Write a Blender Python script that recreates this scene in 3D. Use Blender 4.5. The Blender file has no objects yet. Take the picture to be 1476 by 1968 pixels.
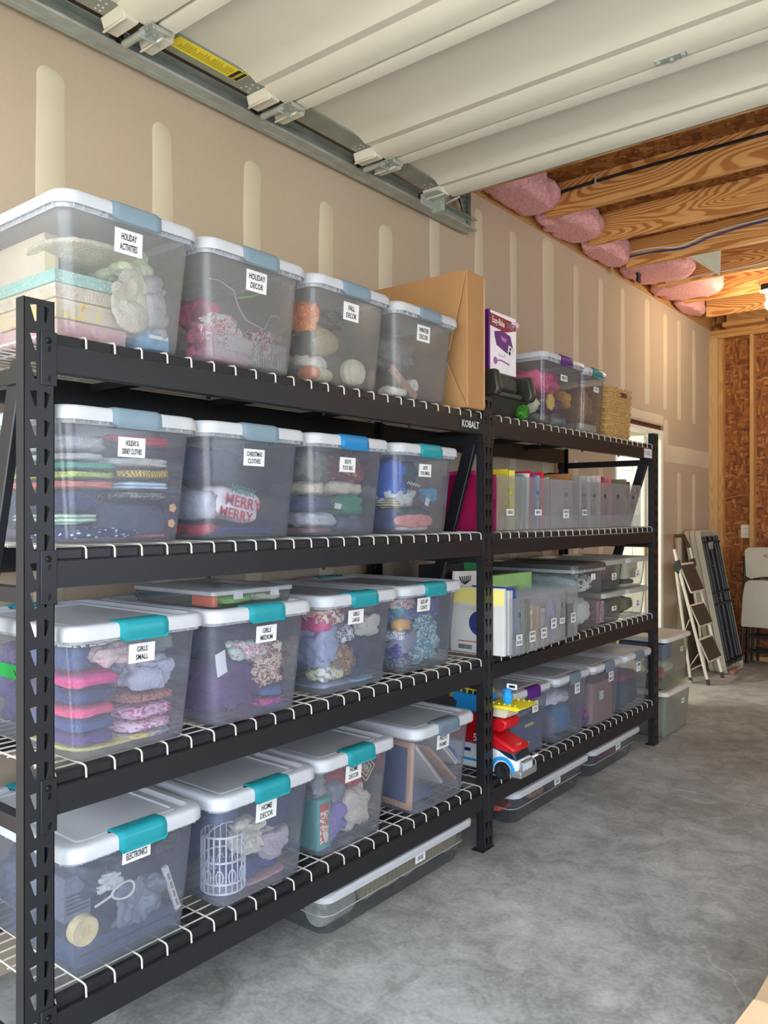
import bpy, bmesh, math, random
from mathutils import Vector, Matrix, noise
from mathutils.geometry import tessellate_polygon
random.seed(7)
PI = math.pi
C = bpy.context.scene.collection
S = bpy.context.scene

# ------------------------------------------------------------------ camera
cam = bpy.data.objects.new('camera', bpy.data.cameras.new('camera'))
C.objects.link(cam)
cam.location = (2.346, 0.0, 1.355)
cam.rotation_euler = (PI/2, 0, math.radians(38.614))
cam.data.sensor_fit = 'HORIZONTAL'
cam.data.sensor_width = 36.0
cam.data.lens = 36.0*1540/1476
cam.data.shift_y = 4/1476
cam.data.clip_start = .05
S.camera = cam

# ------------------------------------------------------------------ light
S.view_settings.view_transform = 'Standard'
S.view_settings.look = 'None'
S.view_settings.gamma = 1
S.view_settings.use_curve_mapping = False
S.view_settings.exposure = 2.06
S.cycles.max_bounces = 8
S.cycles.diffuse_bounces = 4
S.cycles.glossy_bounces = 3
S.cycles.transmission_bounces = 4
S.cycles.transparent_max_bounces = 28
S.cycles.sample_clamp_indirect = 6
S.cycles.use_denoising = True
w = bpy.data.worlds.new('sky'); S.world = w; w.use_nodes = True
bg = w.node_tree.nodes['Background']
bg.inputs[0].default_value = (0.76, 0.86, 1.0, 1)
bg.inputs[1].default_value = 1.5
sun = bpy.data.objects.new('sun', bpy.data.lights.new('sun', 'SUN'))
C.objects.link(sun)
sun.data.energy = 8.5; sun.data.angle = .009; sun.data.color = (1, .93, .82)
sun.rotation_euler = (math.radians(-48), 0, math.radians(12))   # from beyond the roof, down on the driveway

# ------------------------------------------------------------------ materials
def lin(c):
    return tuple(((v/255)/12.92 if v/255 <= .04045 else ((v/255+.055)/1.055)**2.4) for v in c)
MATS = {}
def nt(name):
    m = bpy.data.materials.new(name); m.use_nodes = True
    t = m.node_tree
    return m, t, t.nodes['Principled BSDF'], t.nodes['Material Output']
def node(t, kind, **kw):
    n = t.nodes.new(kind)
    for k, v in kw.items():
        if k.startswith('i_'): n.inputs[k[2:].replace('_', ' ')].default_value = v
        else: setattr(n, k, v)
    return n
def coords(t, scale=(1, 1, 1), rot=(0, 0, 0)):
    tc = node(t, 'ShaderNodeTexCoord'); mp = node(t, 'ShaderNodeMapping')
    mp.inputs['Scale'].default_value = scale; mp.inputs['Rotation'].default_value = rot
    t.links.new(tc.outputs['Object'], mp.inputs['Vector'])
    return mp.outputs['Vector']
def ramp(t, fac, stops, interp='LINEAR'):
    r = node(t, 'ShaderNodeValToRGB'); r.color_ramp.interpolation = interp
    e = r.color_ramp.elements
    while len(e) < len(stops): e.new(.5)
    for k, (p, c) in enumerate(stops):
        e[k].position = p; e[k].color = (*c, 1)
    t.links.new(fac, r.inputs['Fac'])
    return r.outputs['Color']
def bump(t, b, h, strength, dist=.002):
    n = node(t, 'ShaderNodeBump'); n.inputs['Strength'].default_value = strength; n.inputs['Distance'].default_value = dist
    t.links.new(h, n.inputs['Height']); t.links.new(n.outputs['Normal'], b.inputs['Normal'])
def mat(name, rgb, rough=.5, metal=0., var=.06, scale=9., bmp=0., bs=120., spec=.5, trans=0.):
    """plain surface with slight procedural unevenness"""
    if name in MATS: return MATS[name]
    m, t, b, o = nt(name)
    c = lin(rgb)
    v = coords(t)
    n = node(t, 'ShaderNodeTexNoise', i_Scale=scale, i_Detail=3.0); t.links.new(v, n.inputs['Vector'])
    col = ramp(t, n.outputs['Fac'], [(.3, tuple(x*(1-var) for x in c)), (.7, tuple(min(1, x*(1+var)) for x in c))])
    t.links.new(col, b.inputs['Base Color'])
    b.inputs['Roughness'].default_value = rough; b.inputs['Metallic'].default_value = metal
    b.inputs['Specular IOR Level'].default_value = spec
    if bmp:
        n2 = node(t, 'ShaderNodeTexNoise', i_Scale=bs, i_Detail=2.0); t.links.new(v, n2.inputs['Vector'])
        bump(t, b, n2.outputs['Fac'], bmp)
    if trans:
        tr = node(t, 'ShaderNodeBsdfTranslucent'); t.links.new(col, tr.inputs['Color'])
        mx = node(t, 'ShaderNodeMixShader'); mx.inputs[0].default_value = trans
        t.links.new(b.outputs[0], mx.inputs[1]); t.links.new(tr.outputs[0], mx.inputs[2]); t.links.new(mx.outputs[0], o.inputs['Surface'])
    MATS[name] = m
    return m
def clear(name, haze=.2, tint=(235, 240, 245), body=(225, 228, 232), gloss=.05, rough=.18, wr=0.):
    """milky see-through plastic"""
    if name in MATS: return MATS[name]
    m, t, b, o = nt(name); t.nodes.remove(b)
    L = t.links.new
    v = coords(t)
    n = node(t, 'ShaderNodeTexNoise', i_Scale=14.0, i_Detail=2.0); L(v, n.inputs['Vector'])
    tp = node(t, 'ShaderNodeBsdfTransparent'); tp.inputs[0].default_value = (*lin(tint), 1)
    df = node(t, 'ShaderNodeBsdfDiffuse'); df.inputs[0].default_value = (*lin(body), 1)
    tl = node(t, 'ShaderNodeBsdfTranslucent'); tl.inputs[0].default_value = (*lin(body), 1)
    gl = node(t, 'ShaderNodeBsdfGlossy'); gl.inputs['Roughness'].default_value = rough
    m1 = node(t, 'ShaderNodeMixShader'); m1.inputs[0].default_value = .35; L(df.outputs[0], m1.inputs[1]); L(tl.outputs[0], m1.inputs[2])
    mr = node(t, 'ShaderNodeMapRange'); L(n.outputs['Fac'], mr.inputs[0]); mr.inputs['To Min'].default_value = haze*.85; mr.inputs['To Max'].default_value = haze*1.15
    m2 = node(t, 'ShaderNodeMixShader'); L(mr.outputs[0], m2.inputs[0]); L(tp.outputs[0], m2.inputs[1]); L(m1.outputs[0], m2.inputs[2])
    fr = node(t, 'ShaderNodeFresnel'); fr.inputs['IOR'].default_value = 1.45
    ma = node(t, 'ShaderNodeMath', operation='MULTIPLY_ADD'); L(fr.outputs[0], ma.inputs[0]); ma.inputs[1].default_value = .6; ma.inputs[2].default_value = gloss*.3
    m3 = node(t, 'ShaderNodeMixShader'); L(ma.outputs[0], m3.inputs[0]); L(m2.outputs[0], m3.inputs[1]); L(gl.outputs[0], m3.inputs[2])
    if wr:
        n2 = node(t, 'ShaderNodeTexNoise', i_Scale=40.0, i_Detail=4.0, i_Distortion=1.5); L(v, n2.inputs['Vector'])
        bp = node(t, 'ShaderNodeBump'); bp.inputs['Strength'].default_value = wr; bp.inputs['Distance'].default_value = .01
        L(n2.outputs['Fac'], bp.inputs['Height'])
        for q in (df, gl): L(bp.outputs[0], q.inputs['Normal'])
    L(m3.outputs[0], o.inputs['Surface'])
    MATS[name] = m
    return m
def clothm(spec):
    """material from a short description: c:rgb | k:rgb | bag:rgb | p:kind:rgb:rgb[:rgb]:scale"""
    if spec in MATS: return MATS[spec]
    f = spec.split(':')
    T = lambda s: tuple(float(q) for q in s.split(','))
    if f[0] == 'c':
        m = mat('cloth '+spec[2:], T(f[1]), .85, var=.12, scale=30, spec=.2)
        t = m.node_tree; n = node(t, 'ShaderNodeTexNoise', i_Scale=38.0, i_Detail=3.0, i_Distortion=1.6); t.links.new(coords(t), n.inputs['Vector'])
        a = node(t, 'ShaderNodeMath', operation='SUBTRACT'); a.inputs[1].default_value = .5; t.links.new(n.outputs['Fac'], a.inputs[0])
        b = node(t, 'ShaderNodeMath', operation='ABSOLUTE'); t.links.new(a.outputs[0], b.inputs[0])
        bump(t, t.nodes['Principled BSDF'], b.outputs[0], .7, .02)
    elif f[0] == 'k': m = mat('gear '+spec[2:], T(f[1]), .35, var=.3, scale=40, spec=.5)
    elif f[0] == 'bag': m = clear('film '+spec[4:], .5, body=T(f[1]), gloss=.3, rough=.15, wr=.7)
    else:
        kind = f[1]; cols = [lin(T(c)) for c in f[2:-1]]; sc = float(f[-1])
        m, t, b, o = nt('print '+kind+' '+f[2]); L = t.links.new
        v = coords(t)
        if kind == 'speck':
            vo = node(t, 'ShaderNodeTexVoronoi', i_Scale=sc); L(v, vo.inputs['Vector'])
            col = ramp(t, vo.outputs['Distance'], [(0, cols[1]), (.28, cols[0])], 'CONSTANT')
        elif kind == 'stripe':
            wv = node(t, 'ShaderNodeTexWave', bands_direction='Z', i_Scale=sc*.6, i_Distortion=1.5); L(v, wv.inputs['Vector'])
            col = ramp(t, wv.outputs['Fac'], [(0, cols[0]), (.5, cols[1])], 'CONSTANT')
        elif kind == 'tiger':
            wv = node(t, 'ShaderNodeTexWave', bands_direction='Y', i_Scale=sc*.55, i_Distortion=5.0); L(v, wv.inputs['Vector'])
            col = ramp(t, wv.outputs['Fac'], [(0, cols[1]), (.3, cols[0])], 'CONSTANT')
        else:
            n = node(t, 'ShaderNodeTexNoise', i_Scale=sc, i_Detail=2.0 if kind == 'blot' else 4.0, i_Distortion=1.0 if kind == 'blot' else 2.5)
            L(v, n.inputs['Vector'])
            pos = [0, .5, .6] if kind == 'blot' else [.38, .5, .62]
            col = ramp(t, n.outputs['Fac'], list(zip(pos[:len(cols)], cols)), 'CONSTANT' if kind == 'blot' else 'LINEAR')
        L(col, b.inputs['Base Color']); b.inputs['Roughness'].default_value = .85; b.inputs['Specular IOR Level'].default_value = .2
    MATS[spec] = m
    return m

def drywall():
    m, t, b, o = nt('bare drywall paper'); L = t.links.new
    v = coords(t)
    n = node(t, 'ShaderNodeTexNoise', i_Scale=.9, i_Detail=2.0); L(v, n.inputs['Vector'])
    n2 = node(t, 'ShaderNodeTexNoise', i_Scale=60.0, i_Detail=3.0); L(v, n2.inputs['Vector'])
    c = ramp(t, n.outputs['Fac'], [(.3, lin((186, 168, 142))), (.7, lin((194, 174, 152)))])
    mx = node(t, 'ShaderNodeMixRGB', blend_type='MULTIPLY'); mx.inputs[0].default_value = .08
    L(c, mx.inputs[1]); L(n2.outputs['Fac'], mx.inputs[2]); L(mx.outputs[0], b.inputs['Base Color'])
    b.inputs['Roughness'].default_value = .9; b.inputs['Specular IOR Level'].default_value = .2
    bump(t, b, n2.outputs['Fac'], .05)
    return m
def osb():
    m, t, b, o = nt('oriented strand board'); L = t.links.new
    base = coords(t)
    cols = []
    for k, (rot, sc) in enumerate((((.3, .5, .35), (9, 9, 34)), ((-.5, .2, 1.3), (32, 32, 9)))):
        mp = node(t, 'ShaderNodeMapping'); mp.inputs['Rotation'].default_value = rot; mp.inputs['Scale'].default_value = sc
        L(base, mp.inputs['Vector'])
        vo = node(t, 'ShaderNodeTexVoronoi', i_Scale=1.6, i_Randomness=1.0); L(mp.outputs[0], vo.inputs['Vector'])
        sp = node(t, 'ShaderNodeSeparateColor'); L(vo.outputs['Color'], sp.inputs[0])
        cols.append(ramp(t, sp.outputs[0], [(0, lin((98, 50, 14))), (.3, lin((130, 74, 24))), (.6, lin((146, 88, 32))), (.85, lin((178, 120, 62))), (1, lin((112, 58, 18)))]))
    n = node(t, 'ShaderNodeTexNoise', i_Scale=13.0, i_Detail=3.0); L(base, n.inputs['Vector'])
    st = node(t, 'ShaderNodeMath', operation='GREATER_THAN'); st.inputs[1].default_value = .5; L(n.outputs['Fac'], st.inputs[0])
    mx = node(t, 'ShaderNodeMixRGB'); L(st.outputs[0], mx.inputs[0]); L(cols[0], mx.inputs[1]); L(cols[1], mx.inputs[2])
    L(mx.outputs[0], b.inputs['Base Color']); b.inputs['Roughness'].default_value = .7
    bump(t, b, mx.outputs[0], .4)
    return m
def lumber(name, axis, dark=(150, 88, 40), light=(206, 146, 86), amount=1.):
    m, t, b, o = nt(name); L = t.links.new
    sc = [9, 9, 9]; sc[axis] = .9
    v = coords(t, sc)
    n = node(t, 'ShaderNodeTexNoise', i_Scale=.55, i_Detail=1.5, i_Distortion=.4); L(v, n.inputs['Vector'])
    mu = node(t, 'ShaderNodeMath', operation='MULTIPLY'); mu.inputs[1].default_value = 230; L(n.outputs['Fac'], mu.inputs[0])
    si = node(t, 'ShaderNodeMath', operation='SINE'); L(mu.outputs[0], si.inputs[0])
    v2 = coords(t, [s*6 for s in sc])
    n2 = node(t, 'ShaderNodeTexNoise', i_Scale=2.0, i_Detail=3.0); L(v2, n2.inputs['Vector'])
    ad = node(t, 'ShaderNodeMath', operation='MULTIPLY_ADD'); L(n2.outputs['Fac'], ad.inputs[0]); ad.inputs[1].default_value = .9; L(si.outputs[0], ad.inputs[2])
    d, l = lin(dark), lin(light)
    mid = tuple(a*.45+c*.55 for a, c in zip(d, l))
    c = ramp(t, ad.outputs[0], [(.0, l), (.5, tuple(a*.25+c*.75 for a, c in zip(d, l))), (.98, tuple(a*.8+c*.2 for a, c in zip(d, l)))] if amount > .5 else [(0, l), (1, mid)])
    L(c, b.inputs['Base Color']); b.inputs['Roughness'].default_value = .65; b.inputs['Specular IOR Level'].default_value = .25
    bump(t, b, n2.outputs['Fac'], .2)
    return m
def concrete():
    m, t, b, o = nt('worn concrete'); L = t.links.new
    v = coords(t)
    n1 = node(t, 'ShaderNodeTexNoise', i_Scale=1.3, i_Detail=5.0, i_Roughness=.6); L(v, n1.inputs['Vector'])
    n2 = node(t, 'ShaderNodeTexNoise', i_Scale=9.0, i_Detail=8.0, i_Roughness=.72, i_Distortion=.6); L(v, n2.inputs['Vector'])
    n3 = node(t, 'ShaderNodeTexNoise', i_Scale=70.0, i_Detail=4.0); L(v, n3.inputs['Vector'])
    a = node(t, 'ShaderNodeMath', operation='MULTIPLY_ADD'); L(n2.outputs['Fac'], a.inputs[0]); a.inputs[1].default_value = .9; L(n1.outputs['Fac'], a.inputs[2])
    a2 = node(t, 'ShaderNodeMath', operation='MULTIPLY_ADD'); L(n3.outputs['Fac'], a2.inputs[0]); a2.inputs[1].default_value = .35; L(a.outputs[0], a2.inputs[2])
    mr = node(t, 'ShaderNodeMapRange'); L(a2.outputs[0], mr.inputs[0]); mr.inputs['From Min'].default_value = .72; mr.inputs['From Max'].default_value = 1.5
    c = ramp(t, mr.outputs[0], [(0, lin((96, 95, 92))), (.42, lin((140, 140, 136))), (.62, lin((164, 164, 160))), (1, lin((198, 198, 194)))])
    # thin winding cracks and tiny pale chips
    nd = node(t, 'ShaderNodeTexNoise', i_Scale=3.0, i_Detail=5.0); L(v, nd.inputs['Vector'])
    vm = node(t, 'ShaderNodeVectorMath', operation='MULTIPLY_ADD'); L(nd.outputs['Color'], vm.inputs[0]); vm.inputs[1].default_value = (.35, .35, .35); L(v, vm.inputs[2])
    vo = node(t, 'ShaderNodeTexVoronoi', feature='DISTANCE_TO_EDGE', i_Scale=.55); L(vm.outputs[0], vo.inputs['Vector'])
    ck = ramp(t, vo.outputs['Distance'], [(0, (.5, .5, .5)), (.003, (0, 0, 0))])
    m1 = node(t, 'ShaderNodeMixRGB'); L(ck, m1.inputs[0]); L(c, m1.inputs[1]); m1.inputs[2].default_value = (*lin((176, 176, 172)), 1)
    vs = node(t, 'ShaderNodeTexVoronoi', i_Scale=5.0); L(v, vs.inputs['Vector'])
    sk = ramp(t, vs.outputs['Distance'], [(0, (1, 1, 1)), (.022, (0, 0, 0))])
    m2 = node(t, 'ShaderNodeMixRGB'); L(sk, m2.inputs[0]); L(m1.outputs[0], m2.inputs[1]); m2.inputs[2].default_value = (*lin((205, 203, 196)), 1)
    L(m2.outputs[0], b.inputs['Base Color'])
    r = ramp(t, n1.outputs['Fac'], [(.3, (.42, .42, .42)), (.7, (.62, .62, .62))]); L(r, b.inputs['Roughness'])
    b.inputs['Specular IOR Level'].default_value = .45
    bump(t, b, n2.outputs['Fac'], .12, .004)
    return m
def wicker():
    m, t, b, o = nt('woven wicker'); L = t.links.new
    v = coords(t)
    n = node(t, 'ShaderNodeTexNoise', i_Scale=60.0, i_Detail=2.0); L(v, n.inputs['Vector'])
    c = ramp(t, n.outputs['Fac'], [(.3, lin((176, 134, 76))), (.7, lin((212, 174, 114)))])
    L(c, b.inputs['Base Color']); b.inputs['Roughness'].default_value = .6
    return m
DRY = drywall(); OSB = osb(); CON = concrete(); WICK = wicker()
MUD = mat('joint compound', (206, 194, 166), .9, var=.05, scale=3)
JOIST = lumber('joist lumber', 0, (178, 108, 46), (234, 178, 112))
STUD = lumber('stud lumber', 2, (166, 112, 58), (200, 156, 100), 0.)
BLACK = mat('black powder coat', (24, 25, 28), .42, var=.08, scale=20, bmp=.05, bs=600, spec=.5)
BOLT = mat('dark bolt', (24, 24, 27), .3, metal=.6)
WIREM = mat('cream coated wire', (205, 198, 186), .4)
GALV = mat('galvanised steel', (176, 182, 174), .42, metal=.5, var=.12, scale=18)
GALVD = mat('dull galvanised steel', (144, 150, 138), .5, metal=.35, var=.10, scale=14)
DOORW = mat('cream door steel', (212, 206, 188), .45, var=.02)
WHITE = mat('white plastic', (236, 237, 236), .38, var=.02)
LIDM = mat('white lid plastic', (198, 200, 203), .35, var=.02, trans=.12)
LIDG = mat('grey translucent lid', (172, 176, 180), .35, var=.03, trans=.2)
BINB = clear('milky bin plastic', .16, tint=(238, 241, 247), body=(222, 226, 240), gloss=.05, rough=.2)
BINR = clear('frosted bin rim', .5, tint=(240, 242, 245), body=(232, 235, 240), gloss=.06, rough=.25)
BINC = clear('clear bin plastic', .10, tint=(236, 240, 240), body=(215, 220, 222), gloss=.06, rough=.12)
STACKM = clear('greenish milky tote plastic', .45, tint=(222, 224, 208), body=(196, 198, 184), gloss=.05, rough=.25)
FILEM = clear('frosted file plastic', .165, tint=(242, 243, 245), body=(252, 251, 250), gloss=.05, rough=.3)
PINKF = clear('pink file plastic', .3, tint=(236, 130, 190), body=(214, 70, 150), gloss=.05, rough=.3)
STICK = mat('white sticker', (226, 225, 220), .6, var=.01)
INK = mat('black ink', (20, 20, 24), .7)
CARD = mat('brown cardboard', (170, 127, 84), .85, var=.06, scale=5, bmp=.15, bs=60, spec=.15)
CARDD = mat('cardboard edge', (214, 176, 124), .85, var=.05)
PINKI = mat('pink fibreglass', (226, 168, 166), .95, var=.22, scale=60, bmp=1., bs=90, spec=.1)
TEAL = mat('teal latch', (28, 140, 148), .35, var=.02)
SKYB = mat('dusty blue latch', (118, 138, 150), .4, var=.02)
BLUE = mat('bright blue latch', (34, 124, 178), .35, var=.02)
SLATE = mat('slate latch', (104, 120, 134), .4, var=.02)
PURP = mat('purple latch', (82, 26, 120), .35, var=.02)
GREENT = mat('teal green latch', (10, 120, 120), .35, var=.02)
BEIGE = mat('almond moulded plastic', (188, 182, 160), .5, var=.04)
NAVY = mat('black tube', (26, 28, 36), .4)

# ------------------------------------------------------------------ geometry helpers
WL = {}
def wl(o): return WL.get(o.name, Vector((0, 0, 0))) if o else Vector((0, 0, 0))
def props(o, label=None, cat=None, group=None, kind=None):
    if label: o['label'] = label
    if cat: o['category'] = cat
    if group: o['group'] = group
    if kind: o['kind'] = kind
    return o
def empty(name, loc, label=None, cat=None, group=None, kind=None, rz=0.):
    o = bpy.data.objects.new(name, None); C.objects.link(o); o.empty_display_size = .05
    o.location = loc; o.rotation_euler = (0, 0, rz); WL[o.name] = Vector(loc)
    return props(o, label, cat, group, kind)
class MB:
    def __init__(s): s.v = []; s.f = []; s.m = []
    def add(s, vs, fs, mi=0):
        n = len(s.v); s.v += [Vector(p) for p in vs]; s.f += [[i+n for i in f] for f in fs]; s.m += [mi]*len(fs); return s
    def box(s, x0, x1, y0, y1, z0, z1, mi=0, M=None):
        vs = [Vector((x, y, z)) for z in (z0, z1) for y in (y0, y1) for x in (x0, x1)]
        if M: vs = [M @ p for p in vs]
        return s.add(vs, [(0, 2, 3, 1), (4, 5, 7, 6), (0, 1, 5, 4), (2, 6, 7, 3), (0, 4, 6, 2), (1, 3, 7, 5)], mi)
    def hexa(s, b, t, mi=0):      # four bottom points, four top points (counter-clockwise from above)
        return s.add(list(b)+list(t), [(3, 2, 1, 0), (4, 5, 6, 7), (0, 1, 5, 4), (1, 2, 6, 5), (2, 3, 7, 6), (3, 0, 4, 7)], mi)
    def prism(s, poly, a, b, ax='y', mi=0):
        def P(u, w, t): return {'x': (t, u, w), 'y': (u, t, w), 'z': (u, w, t)}[ax]
        n = len(poly)
        return s.add([P(*p, a) for p in poly]+[P(*p, b) for p in poly],
                     [tuple(range(n))[::-1], tuple(range(n, 2*n))]+[(i, (i+1) % n, n+(i+1) % n, n+i) for i in range(n)], mi)
    def loft(s, rings, c0=True, c1=True, mi=0, close=True):
        n = len(rings[0]); vs = [p for r in rings for p in r]; fs = []
        for k in range(len(rings)-1):
            for i in range(n if close else n-1):
                j = (i+1) % n; fs.append((k*n+i, k*n+j, (k+1)*n+j, (k+1)*n+i))
        if c0: fs.append(tuple(range(n))[::-1])
        if c1: fs.append(tuple(range((len(rings)-1)*n, len(rings)*n)))
        return s.add(vs, fs, mi)
    def tube(s, pts, r, n=8, mi=0, caps=True, r1=None):
        pts = [Vector(p) for p in pts]; rings = []
        up = None
        for k, p in enumerate(pts):
            d = (pts[min(k+1, len(pts)-1)]-pts[max(k-1, 0)]).normalized()
            if up is None: up = d.orthogonal().normalized()
            up = (up - d*up.dot(d)).normalized(); sd = d.cross(up)
            rr = r if r1 is None else r+(r1-r)*k/(len(pts)-1)
            rings.append([p+up*math.cos(a)*rr+sd*math.sin(a)*rr for a in [2*PI*i/n for i in range(n)]])
        return s.loft(rings, caps, caps, mi)
    def lathe(s, c, prof, n=20, mi=0, ax='z', caps=(True, True)):
        c = Vector(c); rings = []
        for r, h in prof:
            ring = []
            for i in range(n):
                a = 2*PI*i/n; u, w_ = r*math.cos(a), r*math.sin(a)
                ring.append(c+Vector({'z': (u, w_, h), 'x': (h, u, w_), 'y': (w_, h, u)}[ax]))
            rings.append(ring)
        return s.loft(rings, caps[0], caps[1], mi)
    def build(s, name, m, parent=None, smooth=None, bevel=0., seg=2, **kw):
        off = wl(parent)
        me = bpy.data.meshes.new(name)
        me.from_pydata([p-off for p in s.v], [], s.f)
        ms = m if isinstance(m, (list, tuple)) else [m]
        for q in ms: me.materials.append(q)
        if len(ms) > 1: me.polygons.foreach_set('material_index', s.m)
        me.update()
        o = bpy.data.objects.new(name, me); C.objects.link(o)
        if parent: o.parent = parent; WL[o.name] = off.copy()
        if smooth is not None:
            me.polygons.foreach_set('use_smooth', [True]*len(me.polygons)); me.set_sharp_from_angle(angle=math.radians(smooth))
        if bevel:
            b = o.modifiers.new('bevel', 'BEVEL'); b.width = bevel; b.segments = seg; b.limit_method = 'ANGLE'
            me.polygons.foreach_set('use_smooth', [True]*len(me.polygons))
            if smooth is None: me.set_sharp_from_angle(angle=math.radians(50))
        return props(o, **kw)
def rrect(x0, x1, y0, y1, r, z, n=5):
    p = []
    for cx, cy, a0 in ((x1-r, y1-r, 0), (x0+r, y1-r, PI/2), (x0+r, y0+r, PI), (x1-r, y0+r, 3*PI/2)):
        for k in range(n+1):
            a = a0+PI/2*k/n; p.append(Vector((cx+r*math.cos(a), cy+r*math.sin(a), z)))
    return p
def meshobj(name, me, parent=None, loc=(0, 0, 0), m=None, rz=0):
    o = bpy.data.objects.new(name, me); C.objects.link(o); o.location = loc; o.rotation_euler = (0, 0, rz)
    if parent: o.parent = parent
    if m:
        o.material_slots[0].link = 'OBJECT'; o.material_slots[0].material = m
    return o
def lettering(text, parent, M, size, m=INK, sx=.62, name='lettering', space=1.0, ext=.0002, line=.9):
    cu = bpy.data.curves.new(name, 'FONT'); cu.body = text; cu.size = size; cu.align_x = 'CENTER'; cu.align_y = 'CENTER'
    cu.extrude = ext; cu.space_line = line; cu.space_character = space; cu.resolution_u = 2; cu.offset = size*.012
    cu.materials.append(m)
    o = bpy.data.objects.new(name, cu); C.objects.link(o)
    me = bpy.data.meshes.new_from_object(o); bpy.data.objects.remove(o); me.name = name
    o = bpy.data.objects.new(name, me); C.objects.link(o)
    o.parent = parent
    o.matrix_local = Matrix.Translation(-wl(parent)) @ M @ Matrix.Diagonal((sx, 1, 1, 1))
    return o
def face_x(x, y, z, tilt=0.):       # text plane facing +x
    X = Vector((0, 1, 0)); Y = Vector((tilt, 0, 1)).normalized(); Z = X.cross(Y)
    return Matrix(((X.x, Y.x, Z.x, x), (X.y, Y.y, Z.y, y), (X.z, Y.z, Z.z, z), (0, 0, 0, 1)))
def face_my(x, y, z):               # facing -y
    return Matrix(((1, 0, 0, x), (0, 0, -1, y), (0, 1, 0, z), (0, 0, 0, 1)))

# icosphere template for everything soft
def ico(sub):
    bm = bmesh.new(); bmesh.ops.create_icosphere(bm, subdivisions=sub, radius=1)
    v = [p.co.copy().normalized() for p in bm.verts]; f = [[q.index for q in p.verts] for p in bm.faces]; bm.free(); return v, f
ICO = {k: ico(k) for k in (3, 4, 5)}
def soft(name, m, box, parent=None, e=2.6, wr=.008, fq=26., sub=4, layers=0, seed=None, **kw):
    """crumpled or folded cloth filling a box (x0,x1,y0,y1,z0,z1), pressed flat against its sides"""
    x0, x1, y0, y1, z0, z1 = box
    c = Vector(((x0+x1)/2, (y0+y1)/2, (z0+z1)/2)); h = Vector(((x1-x0)/2, (y1-y0)/2, (z1-z0)/2))
    sd = Vector((random.uniform(-40, 40), random.uniform(-40, 40), random.uniform(-40, 40)))
    vs = []; V, F = ICO[sub]
    wr = min(wr, min(h.y, h.z)*.24)
    for n in V:
        q = (abs(n.x)**e+abs(n.y)**e+abs(n.z)**e)**(-1/e)
        p = Vector((n.x*q, n.y*q, n.z*q))
        if layers:
            k = abs(math.sin(p.z*PI*layers/2+noise.noise(Vector((p.y*2, p.x*2, 0))+sd)*1.2))
            p.x *= .9+.1*k**.4; p.y *= .94+.06*k**.4
        w_ = Vector((p.x*h.x, p.y*h.y, p.z*h.z))
        q_ = w_+Vector((noise.noise(w_*9+sd), noise.noise(w_*9-sd), noise.noise(w_*9+sd*2)))*.045
        a = noise.noise(Vector((q_.x, q_.y*.55, q_.z*1.25))*fq+sd); b = noise.noise(q_*fq*2.1-sd)
        rdg = abs(a)**.7*1.1+abs(b)**.8*.5          # sharp inward creases, smooth swells between them
        w_ += n*(min(rdg, .8)-.8)*wr*3.2+Vector((0, 0, noise.noise(w_*9+sd)*wr*.8))
        w_.x = min(max(w_.x, -h.x), h.x); w_.y = min(max(w_.y, -h.y), h.y); w_.z = min(max(w_.z, -h.z), h.z)
        vs.append(c+w_)
    mb = MB(); mb.add(vs, F)
    return mb.build(name, m, parent, smooth=180, **kw)

# ------------------------------------------------------------------ the room
def struct(mb, name, m, parent=None, **kw):
    return mb.build(name, m, parent, **kw, kind='structure')
fl = MB(); fl.box(-.15, 6.2, .1, 3.985, -.12, 0); fl.box(-.15, 6.2, 3.991, 8.2, -.12, 0)
floor = struct(fl, 'floor', CON)
MB().box(-.15, 6.2, 3.985, 3.991, -.12, -.0015).build('control_joint', mat('dusty joint', (196, 194, 186), .9), floor, label='thin pale joint line across the concrete')
dr = MB().box(-9, 15, -16, .1, -.14, -.012)
props(dr.build('driveway', mat('pale driveway concrete', (198, 194, 184), .85, bmp=.1)), kind='structure')
# left wall with the door opening
wl_ = MB()
wl_.box(-.12, 0, .1, 5.64, 0, 3.11); wl_.box(-.12, 0, 5.64, 6.66, 2.085, 3.11); wl_.box(-.12, 0, 6.66, 8.12, 0, 3.11)
wall = struct(wl_, 'wall_left', DRY)
def patch(y0, y1, z0, z1, mb=None, wav=.012, wide=False):
    """a trowelled strip of compound with wavy edges and a rounded top, proud of the wall"""
    n = max(10, int((z1-z0)/.12)); L_, R_ = [], []
    s = random.uniform(0, 99)
    zs = [0, .0015, .006, .014, .026, .04]; zs = [z0+q for q in zs]+[z0+.04+(z1-z0-.08)*k/n for k in range(1, n)]+[z1-q for q in zs[::-1]]
    n = len(zs)-1
    for z in zs:
        e = min(1, min(z-z0, z1-z)/.04); q = math.sqrt(max(0, 1-(1-e)**2))
        c_ = (y0+y1)/2; hw = (y1-y0)/2
        L_.append((c_-hw*q+noise.noise(Vector((s, z*2.2, 0)))*wav, z)); R_.append((c_+hw*q+noise.noise(Vector((0, z*2.2, s)))*wav, z))
    p = MB(); vs = []; fs = []
    for (a, z), (b, z2) in zip(L_, R_):
        vs += [(0.0, a, z), (.0022, a+min(.006, (b-a)*.3), z), (.0022, b-min(.006, (b-a)*.3), z), (0.0, b, z)]
    for k in range(n):
        for j in range(3): fs.append((4*k+j, 4*k+j+1, 4*k+j+5, 4*k+j+4))
    p.add(vs, fs)
    return p.build('compound_strip', MUD, wall, smooth=60)
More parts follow.
